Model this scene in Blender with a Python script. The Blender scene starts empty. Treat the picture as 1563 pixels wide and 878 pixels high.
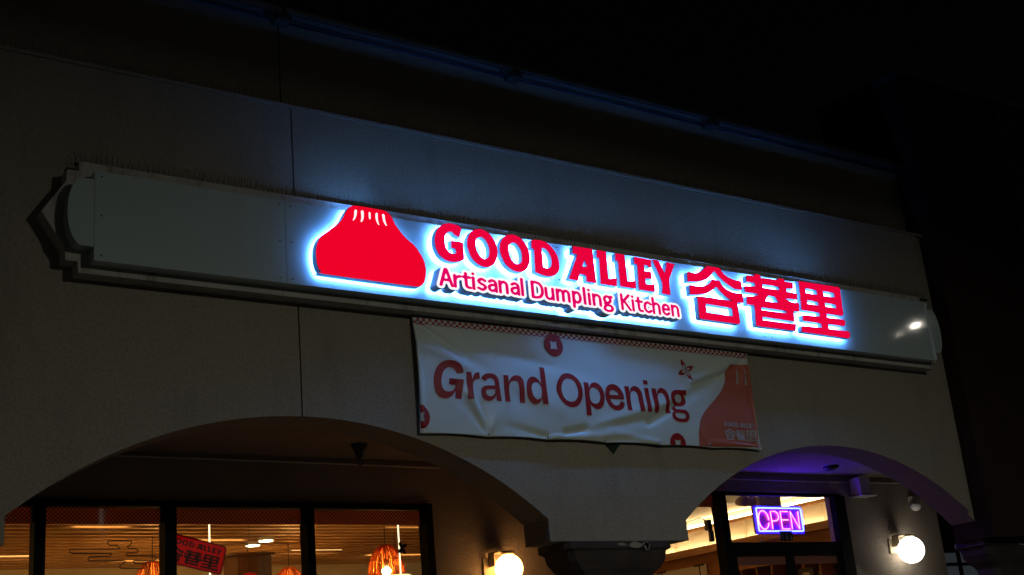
import bpy, bmesh, math, random
from mathutils import Vector, Matrix
from mathutils.geometry import tessellate_polygon

random.seed(7)
scene = bpy.context.scene
COL = scene.collection
R = math.radians

# ------------------------------------------------------------------ camera
def make_camera(loc, yaw, pitch, roll, lens):
    cy, sy, cp, sp = math.cos(yaw), math.sin(yaw), math.cos(pitch), math.sin(pitch)
    f = Vector((sy*cp, cy*cp, sp)); r = Vector((cy, -sy, 0)); u = r.cross(f)
    cr, sr = math.cos(roll), math.sin(roll)
    r2, u2 = cr*r + sr*u, -sr*r + cr*u
    m = Matrix((( r2.x, u2.x, -f.x, loc[0]), (r2.y, u2.y, -f.y, loc[1]), (r2.z, u2.z, -f.z, loc[2]), (0, 0, 0, 1)))
    cam = bpy.data.cameras.new('camera'); cam.lens = lens; cam.sensor_width = 36
    cam.clip_start = 0.05; cam.clip_end = 500
    o = bpy.data.objects.new('camera', cam); COL.objects.link(o); o.matrix_world = m
    scene.camera = o
make_camera((0, -8.8, 1.6), R(36.456), R(17.896), R(-5.299), 36*1943/1563)

# ------------------------------------------------------------------ night sky, faint moon, exposure
world = bpy.data.worlds.new('World'); scene.world = world; world.use_nodes = True
wn = world.node_tree.nodes; wl = world.node_tree.links
bg = wn['Background']; sky = wn.new('ShaderNodeTexSky'); sky.sky_type = 'NISHITA'; sky.sun_disc = False
sky.sun_elevation = R(-3); sky.sun_rotation = R(150)
wl.new(sky.outputs['Color'], bg.inputs['Color']); bg.inputs['Strength'].default_value = 0.01
moon = bpy.data.lights.new('moon', 'SUN'); moon.energy = 0.008; moon.angle = R(0.5); moon.color = (0.85, 0.9, 1.0)
mo = bpy.data.objects.new('moon', moon); COL.objects.link(mo); mo.rotation_euler = (R(55), 0, R(25))
vs = scene.view_settings
vs.view_transform = 'Standard'; vs.look = 'None'; vs.exposure = 0; vs.gamma = 1; vs.use_curve_mapping = False
scene.cycles.use_denoising = True
scene.cycles.max_bounces = 8
scene.cycles.sample_clamp_indirect = 4
scene.cycles.caustics_reflective = False; scene.cycles.caustics_refractive = False

# ------------------------------------------------------------------ materials
MATS = {}
def mat(name, color, rough=0.6, metal=0.0, emit=None, strength=0.0, var=0.0, vscale=8.0, bump=0.0, bscale=40.0, bdetail=6.0, spec=0.5, stretch=None, dirt=None):
    """Principled material; var = brightness variation by noise, bump = fine relief, dirt = (colour, amount, scale)"""
    m = bpy.data.materials.new(name); m.use_nodes = True
    n, l = m.node_tree.nodes, m.node_tree.links
    b = n['Principled BSDF']
    b.inputs['Base Color'].default_value = (*color, 1); b.inputs['Roughness'].default_value = rough
    b.inputs['Metallic'].default_value = metal; b.inputs['Specular IOR Level'].default_value = spec
    if emit:
        b.inputs['Emission Color'].default_value = (*emit, 1); b.inputs['Emission Strength'].default_value = strength
    tc = n.new('ShaderNodeTexCoord'); src = tc.outputs['Object']
    if stretch:
        mp = n.new('ShaderNodeMapping'); mp.inputs['Scale'].default_value = stretch
        l.new(src, mp.inputs['Vector']); src = mp.outputs['Vector']
    colout = None
    if var:
        t = n.new('ShaderNodeTexNoise'); t.inputs['Scale'].default_value = vscale; t.inputs['Detail'].default_value = 5
        l.new(src, t.inputs['Vector'])
        rp = n.new('ShaderNodeValToRGB')
        rp.color_ramp.elements[0].position = 0.3; rp.color_ramp.elements[1].position = 0.7
        rp.color_ramp.elements[0].color = (*[c*(1-var) for c in color], 1); rp.color_ramp.elements[1].color = (*[min(1, c*(1+var)) for c in color], 1)
        l.new(t.outputs['Fac'], rp.inputs['Fac']); colout = rp.outputs['Color']
    if dirt:
        t = n.new('ShaderNodeTexNoise'); t.inputs['Scale'].default_value = dirt[2]; t.inputs['Detail'].default_value = 8; t.inputs['Roughness'].default_value = 0.7
        mp2 = n.new('ShaderNodeMapping'); mp2.inputs['Scale'].default_value = (1, 1, 0.25)
        l.new(tc.outputs['Object'], mp2.inputs['Vector']); l.new(mp2.outputs['Vector'], t.inputs['Vector'])
        rp = n.new('ShaderNodeValToRGB'); rp.color_ramp.elements[0].position = 0.52; rp.color_ramp.elements[1].position = 0.72
        rp.color_ramp.elements[0].color = (0, 0, 0, 1); rp.color_ramp.elements[1].color = (dirt[1],)*3 + (1,)
        l.new(t.outputs['Fac'], rp.inputs['Fac'])
        mx = n.new('ShaderNodeMix'); mx.data_type = 'RGBA'
        l.new(rp.outputs['Color'], mx.inputs['Factor'])
        if colout: l.new(colout, mx.inputs[6])
        else: mx.inputs[6].default_value = (*color, 1)
        mx.inputs[7].default_value = (*dirt[0], 1); colout = mx.outputs[2]
    if colout: l.new(colout, b.inputs['Base Color'])
    if bump:
        t = n.new('ShaderNodeTexNoise'); t.inputs['Scale'].default_value = bscale; t.inputs['Detail'].default_value = bdetail; t.inputs['Roughness'].default_value = 0.6
        l.new(src, t.inputs['Vector'])
        bp = n.new('ShaderNodeBump'); bp.inputs['Strength'].default_value = 1.0; bp.inputs['Distance'].default_value = bump
        l.new(t.outputs['Fac'], bp.inputs['Height']); l.new(bp.outputs['Normal'], b.inputs['Normal'])
    MATS[name] = m
    return m

def glass_mat(name, tint=(0.9, 0.92, 0.9)):
    m = bpy.data.materials.new(name); m.use_nodes = True
    n, l = m.node_tree.nodes, m.node_tree.links; n.remove(n['Principled BSDF'])
    tr = n.new('ShaderNodeBsdfTransparent'); tr.inputs['Color'].default_value = (*tint, 1)
    gl = n.new('ShaderNodeBsdfGlossy'); gl.inputs['Roughness'].default_value = 0.02
    fr = n.new('ShaderNodeFresnel'); fr.inputs['IOR'].default_value = 1.45
    ge = n.new('ShaderNodeNewGeometry'); iv = n.new('ShaderNodeMath'); iv.operation = 'SUBTRACT'; iv.inputs[0].default_value = 1.0
    l.new(ge.outputs['Backfacing'], iv.inputs[1])
    ml = n.new('ShaderNodeMath'); ml.operation = 'MULTIPLY'; l.new(fr.outputs['Fac'], ml.inputs[0]); l.new(iv.outputs[0], ml.inputs[1])
    mx = n.new('ShaderNodeMixShader')
    l.new(ml.outputs[0], mx.inputs[0]); l.new(tr.outputs[0], mx.inputs[1]); l.new(gl.outputs[0], mx.inputs[2])
    l.new(mx.outputs[0], n['Material Output'].inputs['Surface'])
    MATS[name] = m; return m

def film_mat(name, c1, c2, scale):
    """printed checker window film: part diffuse, part translucent"""
    m = bpy.data.materials.new(name); m.use_nodes = True
    n, l = m.node_tree.nodes, m.node_tree.links; n.remove(n['Principled BSDF'])
    tc = n.new('ShaderNodeTexCoord'); ck = n.new('ShaderNodeTexChecker'); ck.inputs['Scale'].default_value = scale
    ck.inputs['Color1'].default_value = (*c1, 1); ck.inputs['Color2'].default_value = (*c2, 1)
    mp = n.new('ShaderNodeMapping'); mp.inputs['Location'].default_value = (0.0013, 0.0021, 0.0017)
    l.new(tc.outputs['Object'], mp.inputs['Vector']); l.new(mp.outputs['Vector'], ck.inputs['Vector'])
    d = n.new('ShaderNodeBsdfDiffuse'); t = n.new('ShaderNodeBsdfTranslucent'); mx = n.new('ShaderNodeMixShader'); mx.inputs[0].default_value = 0.5
    l.new(ck.outputs['Color'], d.inputs['Color']); l.new(ck.outputs['Color'], t.inputs['Color'])
    l.new(d.outputs[0], mx.inputs[1]); l.new(t.outputs[0], mx.inputs[2]); l.new(mx.outputs[0], n['Material Output'].inputs['Surface'])
    MATS[name] = m; return m

def wood_translucent(name, color):
    m = bpy.data.materials.new(name); m.use_nodes = True
    n, l = m.node_tree.nodes, m.node_tree.links; n.remove(n['Principled BSDF'])
    d = n.new('ShaderNodeBsdfDiffuse'); t = n.new('ShaderNodeBsdfTranslucent'); mx = n.new('ShaderNodeMixShader'); mx.inputs[0].default_value = 0.45
    for s in (d, t): s.inputs['Color'].default_value = (*color, 1)
    l.new(d.outputs[0], mx.inputs[1]); l.new(t.outputs[0], mx.inputs[2]); l.new(mx.outputs[0], n['Material Output'].inputs['Surface'])
    MATS[name] = m; return m

mat('stucco', (0.32, 0.28, 0.215), 0.95, var=0.13, vscale=38, bump=0.014, bscale=60, bdetail=8, spec=0.2, dirt=((0.15, 0.125, 0.10), 0.35, 2.2))
mat('stucco_tan', (0.38, 0.32, 0.255), 0.95, var=0.10, vscale=2.0, bump=0.014, bscale=45, bdetail=8, spec=0.2)
mat('soffit_stucco', (0.30, 0.24, 0.19), 0.95, var=0.1, vscale=2, bump=0.01, bscale=50, spec=0.2)
mat('joint', (0.03, 0.027, 0.025), 0.9)
mat('trim_stucco', (0.46, 0.44, 0.39), 0.9, var=0.12, vscale=3, bump=0.006, bscale=70, spec=0.25, dirt=((0.05, 0.045, 0.04), 0.75, 9))
mat('sign_panel', (0.44, 0.52, 0.52), 0.045, var=0.03, vscale=1.2, bump=0.00012, bscale=7, bdetail=2, spec=0.55, stretch=(0.2, 1, 1))
mat('dark_paint', (0.045, 0.032, 0.03), 0.75, var=0.35, vscale=4, bump=0.006, bscale=30)
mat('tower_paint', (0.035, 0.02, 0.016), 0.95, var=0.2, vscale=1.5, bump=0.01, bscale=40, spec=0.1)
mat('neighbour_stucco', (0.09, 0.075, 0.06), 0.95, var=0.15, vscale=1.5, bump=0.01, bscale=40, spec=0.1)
mat('coping_metal', (0.12, 0.12, 0.125), 0.45, metal=0.6, var=0.15, vscale=3)
mat('blue_lit_tubing', (0.012, 0.018, 0.06), 0.4)  # blue light reflected by the tubing is put into its base colour
mat('bracket', (0.03, 0.03, 0.03), 0.6)
mat('asphalt', (0.05, 0.05, 0.05), 0.9, var=0.2, vscale=6, bump=0.01, bscale=80)
mat('concrete', (0.30, 0.29, 0.27), 0.9, var=0.1, vscale=3, bump=0.004, bscale=60)
mat('acrylic_red', (0.30, 0.0, 0.01), 0.6, spec=0.08, emit=(1.0, 0.0, 0.025), strength=0.84, var=0.04, vscale=3)
mat('acrylic_rose', (0.30, 0.0, 0.01), 0.6, spec=0.08, emit=(1.0, 0.0, 0.055), strength=0.80, var=0.04, vscale=3)
mat('acrylic_magenta', (0.3, 0.0, 0.03), 0.6, spec=0.08, emit=(1.0, 0.0, 0.17), strength=0.74)
mat('acrylic_white', (0.8, 0.8, 0.8), 0.35, emit=(0.92, 0.97, 1.0), strength=1.0)
mat('letter_return', (0.62, 0.68, 0.72), 0.45)
mat('trim_cap', (0.10, 0.0, 0.02), 0.4)
mat('led_white', (0.0, 0.0, 0.0), 1.0, emit=(0.105, 0.34, 1.0), strength=64.0)
mat('spike', (0.008, 0.008, 0.008), 0.9, spec=0.05)
mat('vinyl', (0.60, 0.67, 0.61), 0.38, spec=0.5, var=0.03, vscale=3)
mat('print_red', (0.34, 0.012, 0.010), 0.4)
mat('print_terracotta', (0.50, 0.135, 0.085), 0.36)
mat('print_grey', (0.45, 0.42, 0.40), 0.45)
mat('grommet', (0.75, 0.76, 0.76), 0.25, metal=0.9)
mat('bronze_frame', (0.008, 0.007, 0.007), 0.7, spec=0.08)
mat('frame_edge', (0.16, 0.12, 0.09), 0.4, metal=0.2)
glass_mat('glass')
film_mat('check_film', (0.92, 0.46, 0.36), (0.22, 0.17, 0.14), 56.0)
mat('sticker_red', (0.38, 0.0, 0.002), 0.5, emit=(0.38, 0.0, 0.0), strength=0.55)  # no lamp: a glow is added to brighten the sticker
mat('sticker_deep', (0.20, 0.0, 0.002), 0.5, emit=(0.2, 0.0, 0.0), strength=0.2)  # border of the sticker, with a fainter added glow
mat('sticker_dark', (0.07, 0.004, 0.004), 0.5)
mat('decal_brown', (0.03, 0.014, 0.008), 0.6)
mat('globe_warm', (0.9, 0.9, 0.9), 0.3, emit=(1.0, 0.46, 0.14), strength=7.5)
mat('globe_white', (0.9, 0.9, 0.9), 0.3, emit=(1.0, 0.93, 0.80), strength=4.2)
mat('brass', (0.55, 0.46, 0.30), 0.5, metal=0.3)
mat('white_plastic', (0.7, 0.7, 0.7), 0.4)
mat('dark_plastic', (0.03, 0.03, 0.03), 0.5)
mat('conduit', (0.62, 0.58, 0.52), 0.5)
mat('slat_wood', (0.46, 0.26, 0.11), 0.5, var=0.2, vscale=3, stretch=(0.3, 6, 6))
mat('ceiling_board', (0.06, 0.03, 0.014), 0.8, var=0.15, vscale=2)
mat('cream_wall', (0.72, 0.62, 0.45), 0.85, var=0.04, vscale=1)
mat('cream_ceiling', (0.80, 0.72, 0.58), 0.9, var=0.03, vscale=1)
mat('room_floor', (0.30, 0.22, 0.15), 0.6, var=0.15, vscale=2)
mat('honey_wood', (0.36, 0.17, 0.06), 0.45, var=0.25, vscale=3, stretch=(6, 0.4, 6))
mat('dark_wood', (0.075, 0.034, 0.016), 0.5, var=0.25, vscale=4, stretch=(5, 5, 0.5))
mat('strip_light', (0.8, 0.8, 0.8), 0.5, emit=(1.0, 0.60, 0.22), strength=6)
mat('cove_light', (0.8, 0.8, 0.8), 0.5, emit=(1.0, 0.76, 0.43), strength=36)
mat('shelf_light', (0.8, 0.8, 0.8), 0.5, emit=(1.0, 0.74, 0.36), strength=3.5)
mat('emblem_return', (0.07, 0.10, 0.14), 0.4)
mat('downlight', (0.8, 0.8, 0.8), 0.5, emit=(1.0, 0.82, 0.55), strength=26)
mat('bulb', (0.8, 0.8, 0.8), 0.5, emit=(1.0, 0.46, 0.12), strength=600)
mat('led_rod', (0.8, 0.8, 0.8), 0.5, emit=(1.0, 0.80, 0.50), strength=2.2)
wood_translucent('wicker', (0.55, 0.16, 0.04))
mat('red_lantern', (0.45, 0.01, 0.01), 0.6, emit=(0.6, 0.01, 0.0), strength=0.4)
mat('paper_shade', (0.8, 0.75, 0.6), 0.7, emit=(1.0, 0.80, 0.42), strength=1.4)
mat('neon_blue', (0.0, 0.0, 0.0), 0.5, emit=(0.010, 0.014, 1.0), strength=95)
mat('neon_pink', (0.0, 0.0, 0.0), 0.5, emit=(1.0, 0.11, 0.50), strength=12)
mat('sign_backing', (0.30, 0.05, 0.40), 0.35)  # purple base colour stands in for the tubes' glow on the box
mat('tile_black', (0.012, 0.012, 0.016), 0.35)
mat('digit_grey', (0.32, 0.32, 0.36), 0.35)
mat('green_tile', (0.012, 0.03, 0.024), 0.3)
mat('whiteboard', (0.75, 0.73, 0.68), 0.3)
mat('lamp_lens', (0.8, 0.8, 0.8), 0.5, emit=(1.0, 0.93, 0.80), strength=150)
mat('frosted_pane', (0.55, 0.6, 0.62), 0.4, emit=(0.5, 0.62, 0.7), strength=0.03)
mat('picture', (0.6, 0.5, 0.3), 0.5)
mat('peel_film', (0.62, 0.68, 0.68), 0.12, spec=0.7, bump=0.002, bscale=60)

# ------------------------------------------------------------------ helpers
WLOC = {}
def link(name, me, parent=None, kind=None):
    o = bpy.data.objects.new(name, me); COL.objects.link(o)
    if parent is not None: o.parent = parent; WLOC[o.name] = WLOC[parent.name]
    else: WLOC[o.name] = Vector((0, 0, 0))
    if kind: o['kind'] = kind
    return o

def thing(name, label, category, loc, group=None):
    o = bpy.data.objects.new(name, None); COL.objects.link(o); o.location = loc; o.empty_display_size = 0.1
    WLOC[o.name] = Vector(loc); tag(o, label, category, group); return o

def tag(o, label, category, group=None):
    o['label'] = label; o['category'] = category
    if group: o['group'] = group
    return o

def base(parent): return WLOC[parent.name] if parent is not None else Vector((0, 0, 0))

def finish(name, bm, material, parent=None, kind=None, smooth=False, recalc=True):
    """world-space bmesh -> one mesh object under its parent"""
    b = base(parent)
    for v in bm.verts: v.co -= b
    if recalc: bmesh.ops.recalc_face_normals(bm, faces=bm.faces)
    me = bpy.data.meshes.new(name); bm.to_mesh(me); bm.free()
    me.materials.append(MATS[material])
    if smooth:
        for p in me.polygons: p.use_smooth = True
    return link(name, me, parent, kind)

def add_box(bm, x0, x1, y0, y1, z0, z1):
    v = [bm.verts.new(c) for c in ((x0,y0,z0),(x1,y0,z0),(x1,y1,z0),(x0,y1,z0),(x0,y0,z1),(x1,y0,z1),(x1,y1,z1),(x0,y1,z1))]
    for f in ((0,3,2,1),(4,5,6,7),(0,1,5,4),(1,2,6,5),(2,3,7,6),(3,0,4,7)): bm.faces.new([v[i] for i in f])
    return v

def box(name, x0, x1, y0, y1, z0, z1, material, parent=None, bevel=0.0, kind=None):
    bm = bmesh.new(); add_box(bm, x0, x1, y0, y1, z0, z1)
    if bevel: bmesh.ops.bevel(bm, geom=bm.edges[:], offset=bevel, segments=2, affect='EDGES', profile=0.7)
    return finish(name, bm, material, parent, kind)

def tube_bm(bm, pts, rad, seg=8, closed=False):
    pts = [Vector(p) for p in pts]; n = len(pts); rings = []
    up = None
    for i, p in enumerate(pts):
        if closed: d = (pts[(i+1) % n] - pts[i-1])
        else: d = pts[min(i+1, n-1)] - pts[max(i-1, 0)]
        d.normalize()
        if up is None: up = d.orthogonal().normalized()
        a = (up - d*up.dot(d))
        if a.length < 1e-4: a = d.orthogonal()
        a.normalize(); up = a; b = d.cross(a)
        rr = rad[i] if isinstance(rad, (list, tuple)) else rad
        rings.append([bm.verts.new(p + (a*math.cos(2*math.pi*k/seg) + b*math.sin(2*math.pi*k/seg))*rr) for k in range(seg)])
    m = n if closed else n-1
    for i in range(m):
        A, B = rings[i], rings[(i+1) % n]
        for k in range(seg): bm.faces.new((A[k], A[(k+1) % seg], B[(k+1) % seg], B[k]))
    if not closed:
        bm.faces.new(rings[0][::-1]); bm.faces.new(rings[-1])

def tube(name, pts, rad, material, parent=None, seg=8, closed=False, kind=None):
    bm = bmesh.new(); tube_bm(bm, pts, rad, seg, closed)
    return finish(name, bm, material, parent, kind, smooth=True)

def lathe(name, c, prof, material, parent=None, seg=24, axis='Z', smooth=True):
    """prof = [(radius, offset along axis)]"""
    bm = bmesh.new(); rings = []
    for rr, h in prof:
        ring = []
        for k in range(seg):
            a = 2*math.pi*k/seg; x, y = rr*math.cos(a), rr*math.sin(a)
            ring.append(bm.verts.new((c[0]+x, c[1]+y, c[2]+h) if axis == 'Z' else (c[0]+x, c[1]+h, c[2]+y)))
        rings.append(ring)
    for A, B in zip(rings, rings[1:]):
        for k in range(seg): bm.faces.new((A[k], A[(k+1) % seg], B[(k+1) % seg], B[k]))
    if prof[0][0] > 1e-4: bm.faces.new(rings[0][::-1])
    if prof[-1][0] > 1e-4: bm.faces.new(rings[-1])
    bmesh.ops.remove_doubles(bm, verts=bm.verts, dist=1e-5)
    return finish(name, bm, material, parent, smooth=smooth)

def sphere_profile(rad, n=14): return [(rad*math.sin(math.pi*i/n), -rad*math.cos(math.pi*i/n)) for i in range(n+1)]

def smooth_loop(loop, corner=38, sub=3):
    """Catmull-Rom through the traced points, keeping sharp corners sharp"""
    n = len(loop); P = [Vector(p) for p in loop]
    sharp = []
    for i in range(n):
        a, b = P[i]-P[i-1], P[(i+1) % n]-P[i]
        sharp.append(a.length < 1e-6 or b.length < 1e-6 or math.degrees(a.angle(b)) > corner)
    out = []
    for i in range(n):
        p1, p2 = P[i], P[(i+1) % n]
        p0 = P[i-1] if not sharp[i] else p1*2-p2
        p3 = P[(i+2) % n] if not sharp[(i+1) % n] else p2*2-p1
        for k in range(sub):
            t = k/sub
            q = 0.5*((2*p1) + (p2-p0)*t + (2*p0-5*p1+4*p2-p3)*t*t + (3*p1-p0-3*p2+p3)*t**3)
            out.append((q.x, q.y))
            if sharp[i] and sharp[(i+1) % n]: break
    return out

def area(l): return 0.5*sum(l[i-1][0]*l[i][1]-l[i][0]*l[i-1][1] for i in range(len(l)))

def face_bm(bm, loops, y):
    allp = [p for l in loops for p in l]
    tri = tessellate_polygon([[Vector((p[0], p[1], 0)) for p in l] for l in loops])
    vs_ = [bm.verts.new((p[0], y, p[1])) for p in allp]
    for t in tri:
        try: bm.faces.new([vs_[i] for i in t])
        except ValueError: pass
    bm.normal_update()
    fl = [f for f in bm.faces if f.verts[0] in set(vs_) and f.normal.y > 0]
    for f in fl: f.normal_flip()

def face_obj(name, loops, y, material, parent, flip=False):
    bm = bmesh.new(); face_bm(bm, loops, y)
    if flip: bmesh.ops.reverse_faces(bm, faces=bm.faces)
    return finish(name, bm, material, parent, recalc=False)

def sides_obj(name, loops, y0, y1, material, parent, smooth=False):
    bm = bmesh.new()
    for l in loops:
        a = [bm.verts.new((p[0], y0, p[1])) for p in l]; b = [bm.verts.new((p[0], y1, p[1])) for p in l]
        for i in range(len(l)): bm.faces.new((a[i-1], a[i], b[i], b[i-1]))
    return finish(name, bm, material, parent, smooth=smooth)

def solid_obj(name, loops, y0, y1, material, parent=None, kind=None):
    """extruded plate between y0 (front) and y1"""
    bm = bmesh.new(); face_bm(bm, loops, y0)
    n0 = len(bm.faces); face_bm(bm, loops, y1)
    for l in loops:
        a = [bm.verts.new((p[0], y0, p[1])) for p in l]; b = [bm.verts.new((p[0], y1, p[1])) for p in l]
        for i in range(len(l)): bm.faces.new((a[i-1], a[i], b[i], b[i-1]))
    bmesh.ops.remove_doubles(bm, verts=bm.verts, dist=1e-6)
    return finish(name, bm, material, parent, kind)

def clone(o, parent=None, **kw):
    c = o.copy(); COL.objects.link(c); c.parent = parent
    WLOC[c.name] = WLOC[o.name]
    for ch in [x for x in bpy.data.objects if x.parent == o]: clone(ch, c)
    return c

# ---- stroke lettering: distance field of a skeleton, traced by marching squares
def curve_pts(pts, sub=6):
    if len(pts) < 3: return pts
    P = [Vector(p) for p in pts]; out = []
    for i in range(len(P)-1):
        p1, p2 = P[i], P[i+1]; p0 = P[i-1] if i else p1*2-p2; p3 = P[i+2] if i+2 < len(P) else p2*2-p1
        for k in range(sub):
            t = k/sub; q = 0.5*((2*p1)+(p2-p0)*t+(2*p0-5*p1+4*p2-p3)*t*t+(3*p1-p0-3*p2+p3)*t**3); out.append((q.x, q.y))
    out.append(tuple(pts[-1])); return out

def ell(cx, cy, rx, ry, a0=0, a1=360, n=20):
    return [(cx+rx*math.cos(R(a0+(a1-a0)*i/n)), cy+ry*math.sin(R(a0+(a1-a0)*i/n))) for i in range(n+1)]

XH = 0.70
NARCH = [(0, 0.46), (0.06, 0.60), (0.2, 0.69), (0.34, 0.62), (0.39, 0.48)]
GLYPH = {   # (advance, [strokes])
 'A': (0.62, [[(0, 0), (0.27, 1), (0.33, 1), (0.60, 0)], [(0.11, 0.34), (0.49, 0.34)]]),
 'r': (0.34, [[(0, 0), (0, XH)], curve_pts([(0, 0.42), (0.10, 0.60), (0.29, 0.68)])]),
 't': (0.38, [[(0.12, 0.92), (0.12, 0.22)], curve_pts([(0.12, 0.22), (0.17, 0.06), (0.34, 0.03)]), [(-0.02, XH-.02), (0.34, XH-.02)]]),
 'i': (0.12, [[(0, 0), (0, XH)], [(0, 0.95), (0, 0.96)]]),
 's': (0.44, [curve_pts([(0.38, 0.60), (0.20, 0.69), (0.03, 0.56), (0.12, 0.41), (0.30, 0.32), (0.39, 0.18), (0.22, 0.02), (0.0, 0.10)])]),
 'a': (0.48, [curve_pts([(0.04, 0.60), (0.20, 0.69), (0.36, 0.61), (0.40, 0.45)]), [(0.40, 0.45), (0.40, 0)], curve_pts([(0.40, 0.41), (0.2, 0.40), (0.03, 0.30), (0.04, 0.10), (0.18, 0.02), (0.33, 0.10), (0.40, 0.22)])]),
 'n': (0.50, [[(0, 0), (0, XH)], curve_pts(NARCH), [(0.39, 0.48), (0.39, 0)]]),
 'h': (0.50, [[(0, 0), (0, 1.04)], curve_pts(NARCH), [(0.39, 0.48), (0.39, 0)]]),
 'm': (0.80, [[(0, 0), (0, XH)], curve_pts([(x*0.86, y) for x, y in NARCH]), [(0.335, 0.48), (0.335, 0)], curve_pts([(0.335+x*0.86, y) for x, y in NARCH]), [(0.67, 0.48), (0.67, 0)]]),
 'l': (0.14, [[(0, 0), (0, 1.04)]]),
 'D': (0.62, [[(0, 0), (0, 1), (0.18, 1)], curve_pts([(0.18, 1), (0.40, 0.93), (0.53, 0.72), (0.55, 0.5), (0.53, 0.28), (0.40, 0.07), (0.18, 0)]), [(0.18, 0), (0, 0)]]),
 'u': (0.50, [[(0, XH), (0, 0.22)], curve_pts([(0, 0.22), (0.06, 0.07), (0.19, 0.01), (0.33, 0.08), (0.39, 0.24)]), [(0.39, XH), (0.39, 0)]]),
 'p': (0.52, [[(0, XH), (0, -0.30)], ell(0.2, 0.35, 0.20, 0.34)]),
 'g': (0.54, [ell(0.19, 0.47, 0.18, 0.22), [(0.28, 0.66), (0.46, 0.68)], curve_pts([(0.10, 0.28), (0.04, 0.18), (0.14, 0.10), (0.34, 0.07), (0.45, -0.06), (0.40, -0.24), (0.20, -0.30), (0.0, -0.22), (0.0, -0.06), (0.10, 0.08)])]),
 'K': (0.58, [[(0, 0), (0, 1)], [(0.48, 1), (0.02, 0.46)], [(0.14, 0.58), (0.52, 0)]]),
 'c': (0.44, [curve_pts([(0.40, 0.58), (0.22, 0.69), (0.04, 0.56), (0.0, 0.35), (0.04, 0.14), (0.22, 0.01), (0.40, 0.12)])]),
 'e': (0.50, [curve_pts([(0.0, 0.37), (0.06, 0.60), (0.22, 0.69), (0.38, 0.58), (0.41, 0.37)]), [(0.0, 0.37), (0.41, 0.37)], curve_pts([(0.0, 0.37), (0.04, 0.13), (0.22, 0.01), (0.39, 0.11)])]),
}
GAP = 0.22

def layout(word):
    x = 0; out = []
    for ch in word:
        adv, st = GLYPH[ch]
        out.append([[(x+px, py) for px, py in s] for s in st])
        x += adv+GAP-0.08
    xs = [p[0] for g in out for s in g for p in s]
    return out, min(xs), max(xs)

def contour(strokes, rad, step=0.035):
    """closed outlines around strokes at distance rad"""
    segs = []
    for s in strokes:
        if len(s) == 1: s = [s[0], s[0]]
        segs += list(zip(s, s[1:]))
    xs = [p[0] for s in strokes for p in s]; ys = [p[1] for s in strokes for p in s]
    x0, y0 = min(xs)-rad-3*step, min(ys)-rad-3*step
    nx, ny = int((max(xs)+rad+3*step-x0)/step)+2, int((max(ys)+rad+3*step-y0)/step)+2
    import numpy as np
    gx, gy = np.meshgrid(x0+step*np.arange(nx), y0+step*np.arange(ny), indexing='ij')
    D = np.full(gx.shape, 9.0)
    for (ax, ay), (bx_, by_) in segs:
        dx, dy = bx_-ax, by_-ay; L2 = dx*dx+dy*dy+1e-12
        t = np.clip(((gx-ax)*dx+(gy-ay)*dy)/L2, 0, 1)
        D = np.minimum(D, np.hypot(gx-ax-t*dx, gy-ay-t*dy))
    V = rad-D; V[np.abs(V) < 1e-6] = 1e-6
    V = V.tolist(); nxt = {}; pos = {}
    def ep(i, j, k, l):
        key = (i, j, k, l) if (i, j) < (k, l) else (k, l, i, j)
        if key not in pos:
            a, b = V[i][j], V[k][l]; t = a/(a-b)
            pos[key] = (x0+step*(i+(k-i)*t), y0+step*(j+(l-j)*t))
        return key
    for i in range(nx-1):
        for j in range(ny-1):
            c = [(i, j), (i+1, j), (i+1, j+1), (i, j+1)]
            s = [V[a][b] > 0 for a, b in c]
            if all(s) or not any(s): continue
            ent, ext = [], []
            for k in range(4):
                a, b = k, (k+1) % 4
                if s[a] != s[b]:
                    (ext if s[a] else ent).append(ep(*c[a], *c[b]))
            if len(ent) == 1: nxt[ext[0]] = ent[0]
            else:
                # saddle: keep apart
                order = [(k, s[k]) for k in range(4)]
                if s[0]: prs = [(ep(*c[0], *c[1]), ep(*c[3], *c[0])), (ep(*c[2], *c[3]), ep(*c[1], *c[2]))]
                else: prs = [(ep(*c[1], *c[2]), ep(*c[0], *c[1])), (ep(*c[3], *c[0]), ep(*c[2], *c[3]))]
                for a, b in prs: nxt[a] = b
    loops = []; seen = set()
    for k in nxt:
        if k in seen: continue
        l = []; q = k
        while q not in seen and q in nxt:
            seen.add(q); l.append(pos[q]); q = nxt[q]
        if len(l) > 5: loops.append(l)
    return loops

def inside(p, l):
    c = False
    for i in range(len(l)):
        (x1, y1), (x2, y2) = l[i-1], l[i]
        if (y1 > p[1]) != (y2 > p[1]) and p[0] < (x2-x1)*(p[1]-y1)/(y2-y1)+x1: c = not c
    return c

def nest(loops):
    """group loops into [outer, hole, hole...]"""
    loops = sorted(loops, key=lambda l: -abs(area(l))); out = []
    for l in loops:
        for g in out:
            if inside(l[0], g[0]) and not any(inside(l[0], h) for h in g[1:]): g.append(l); break
        else: out.append([l])
    return out

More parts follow.
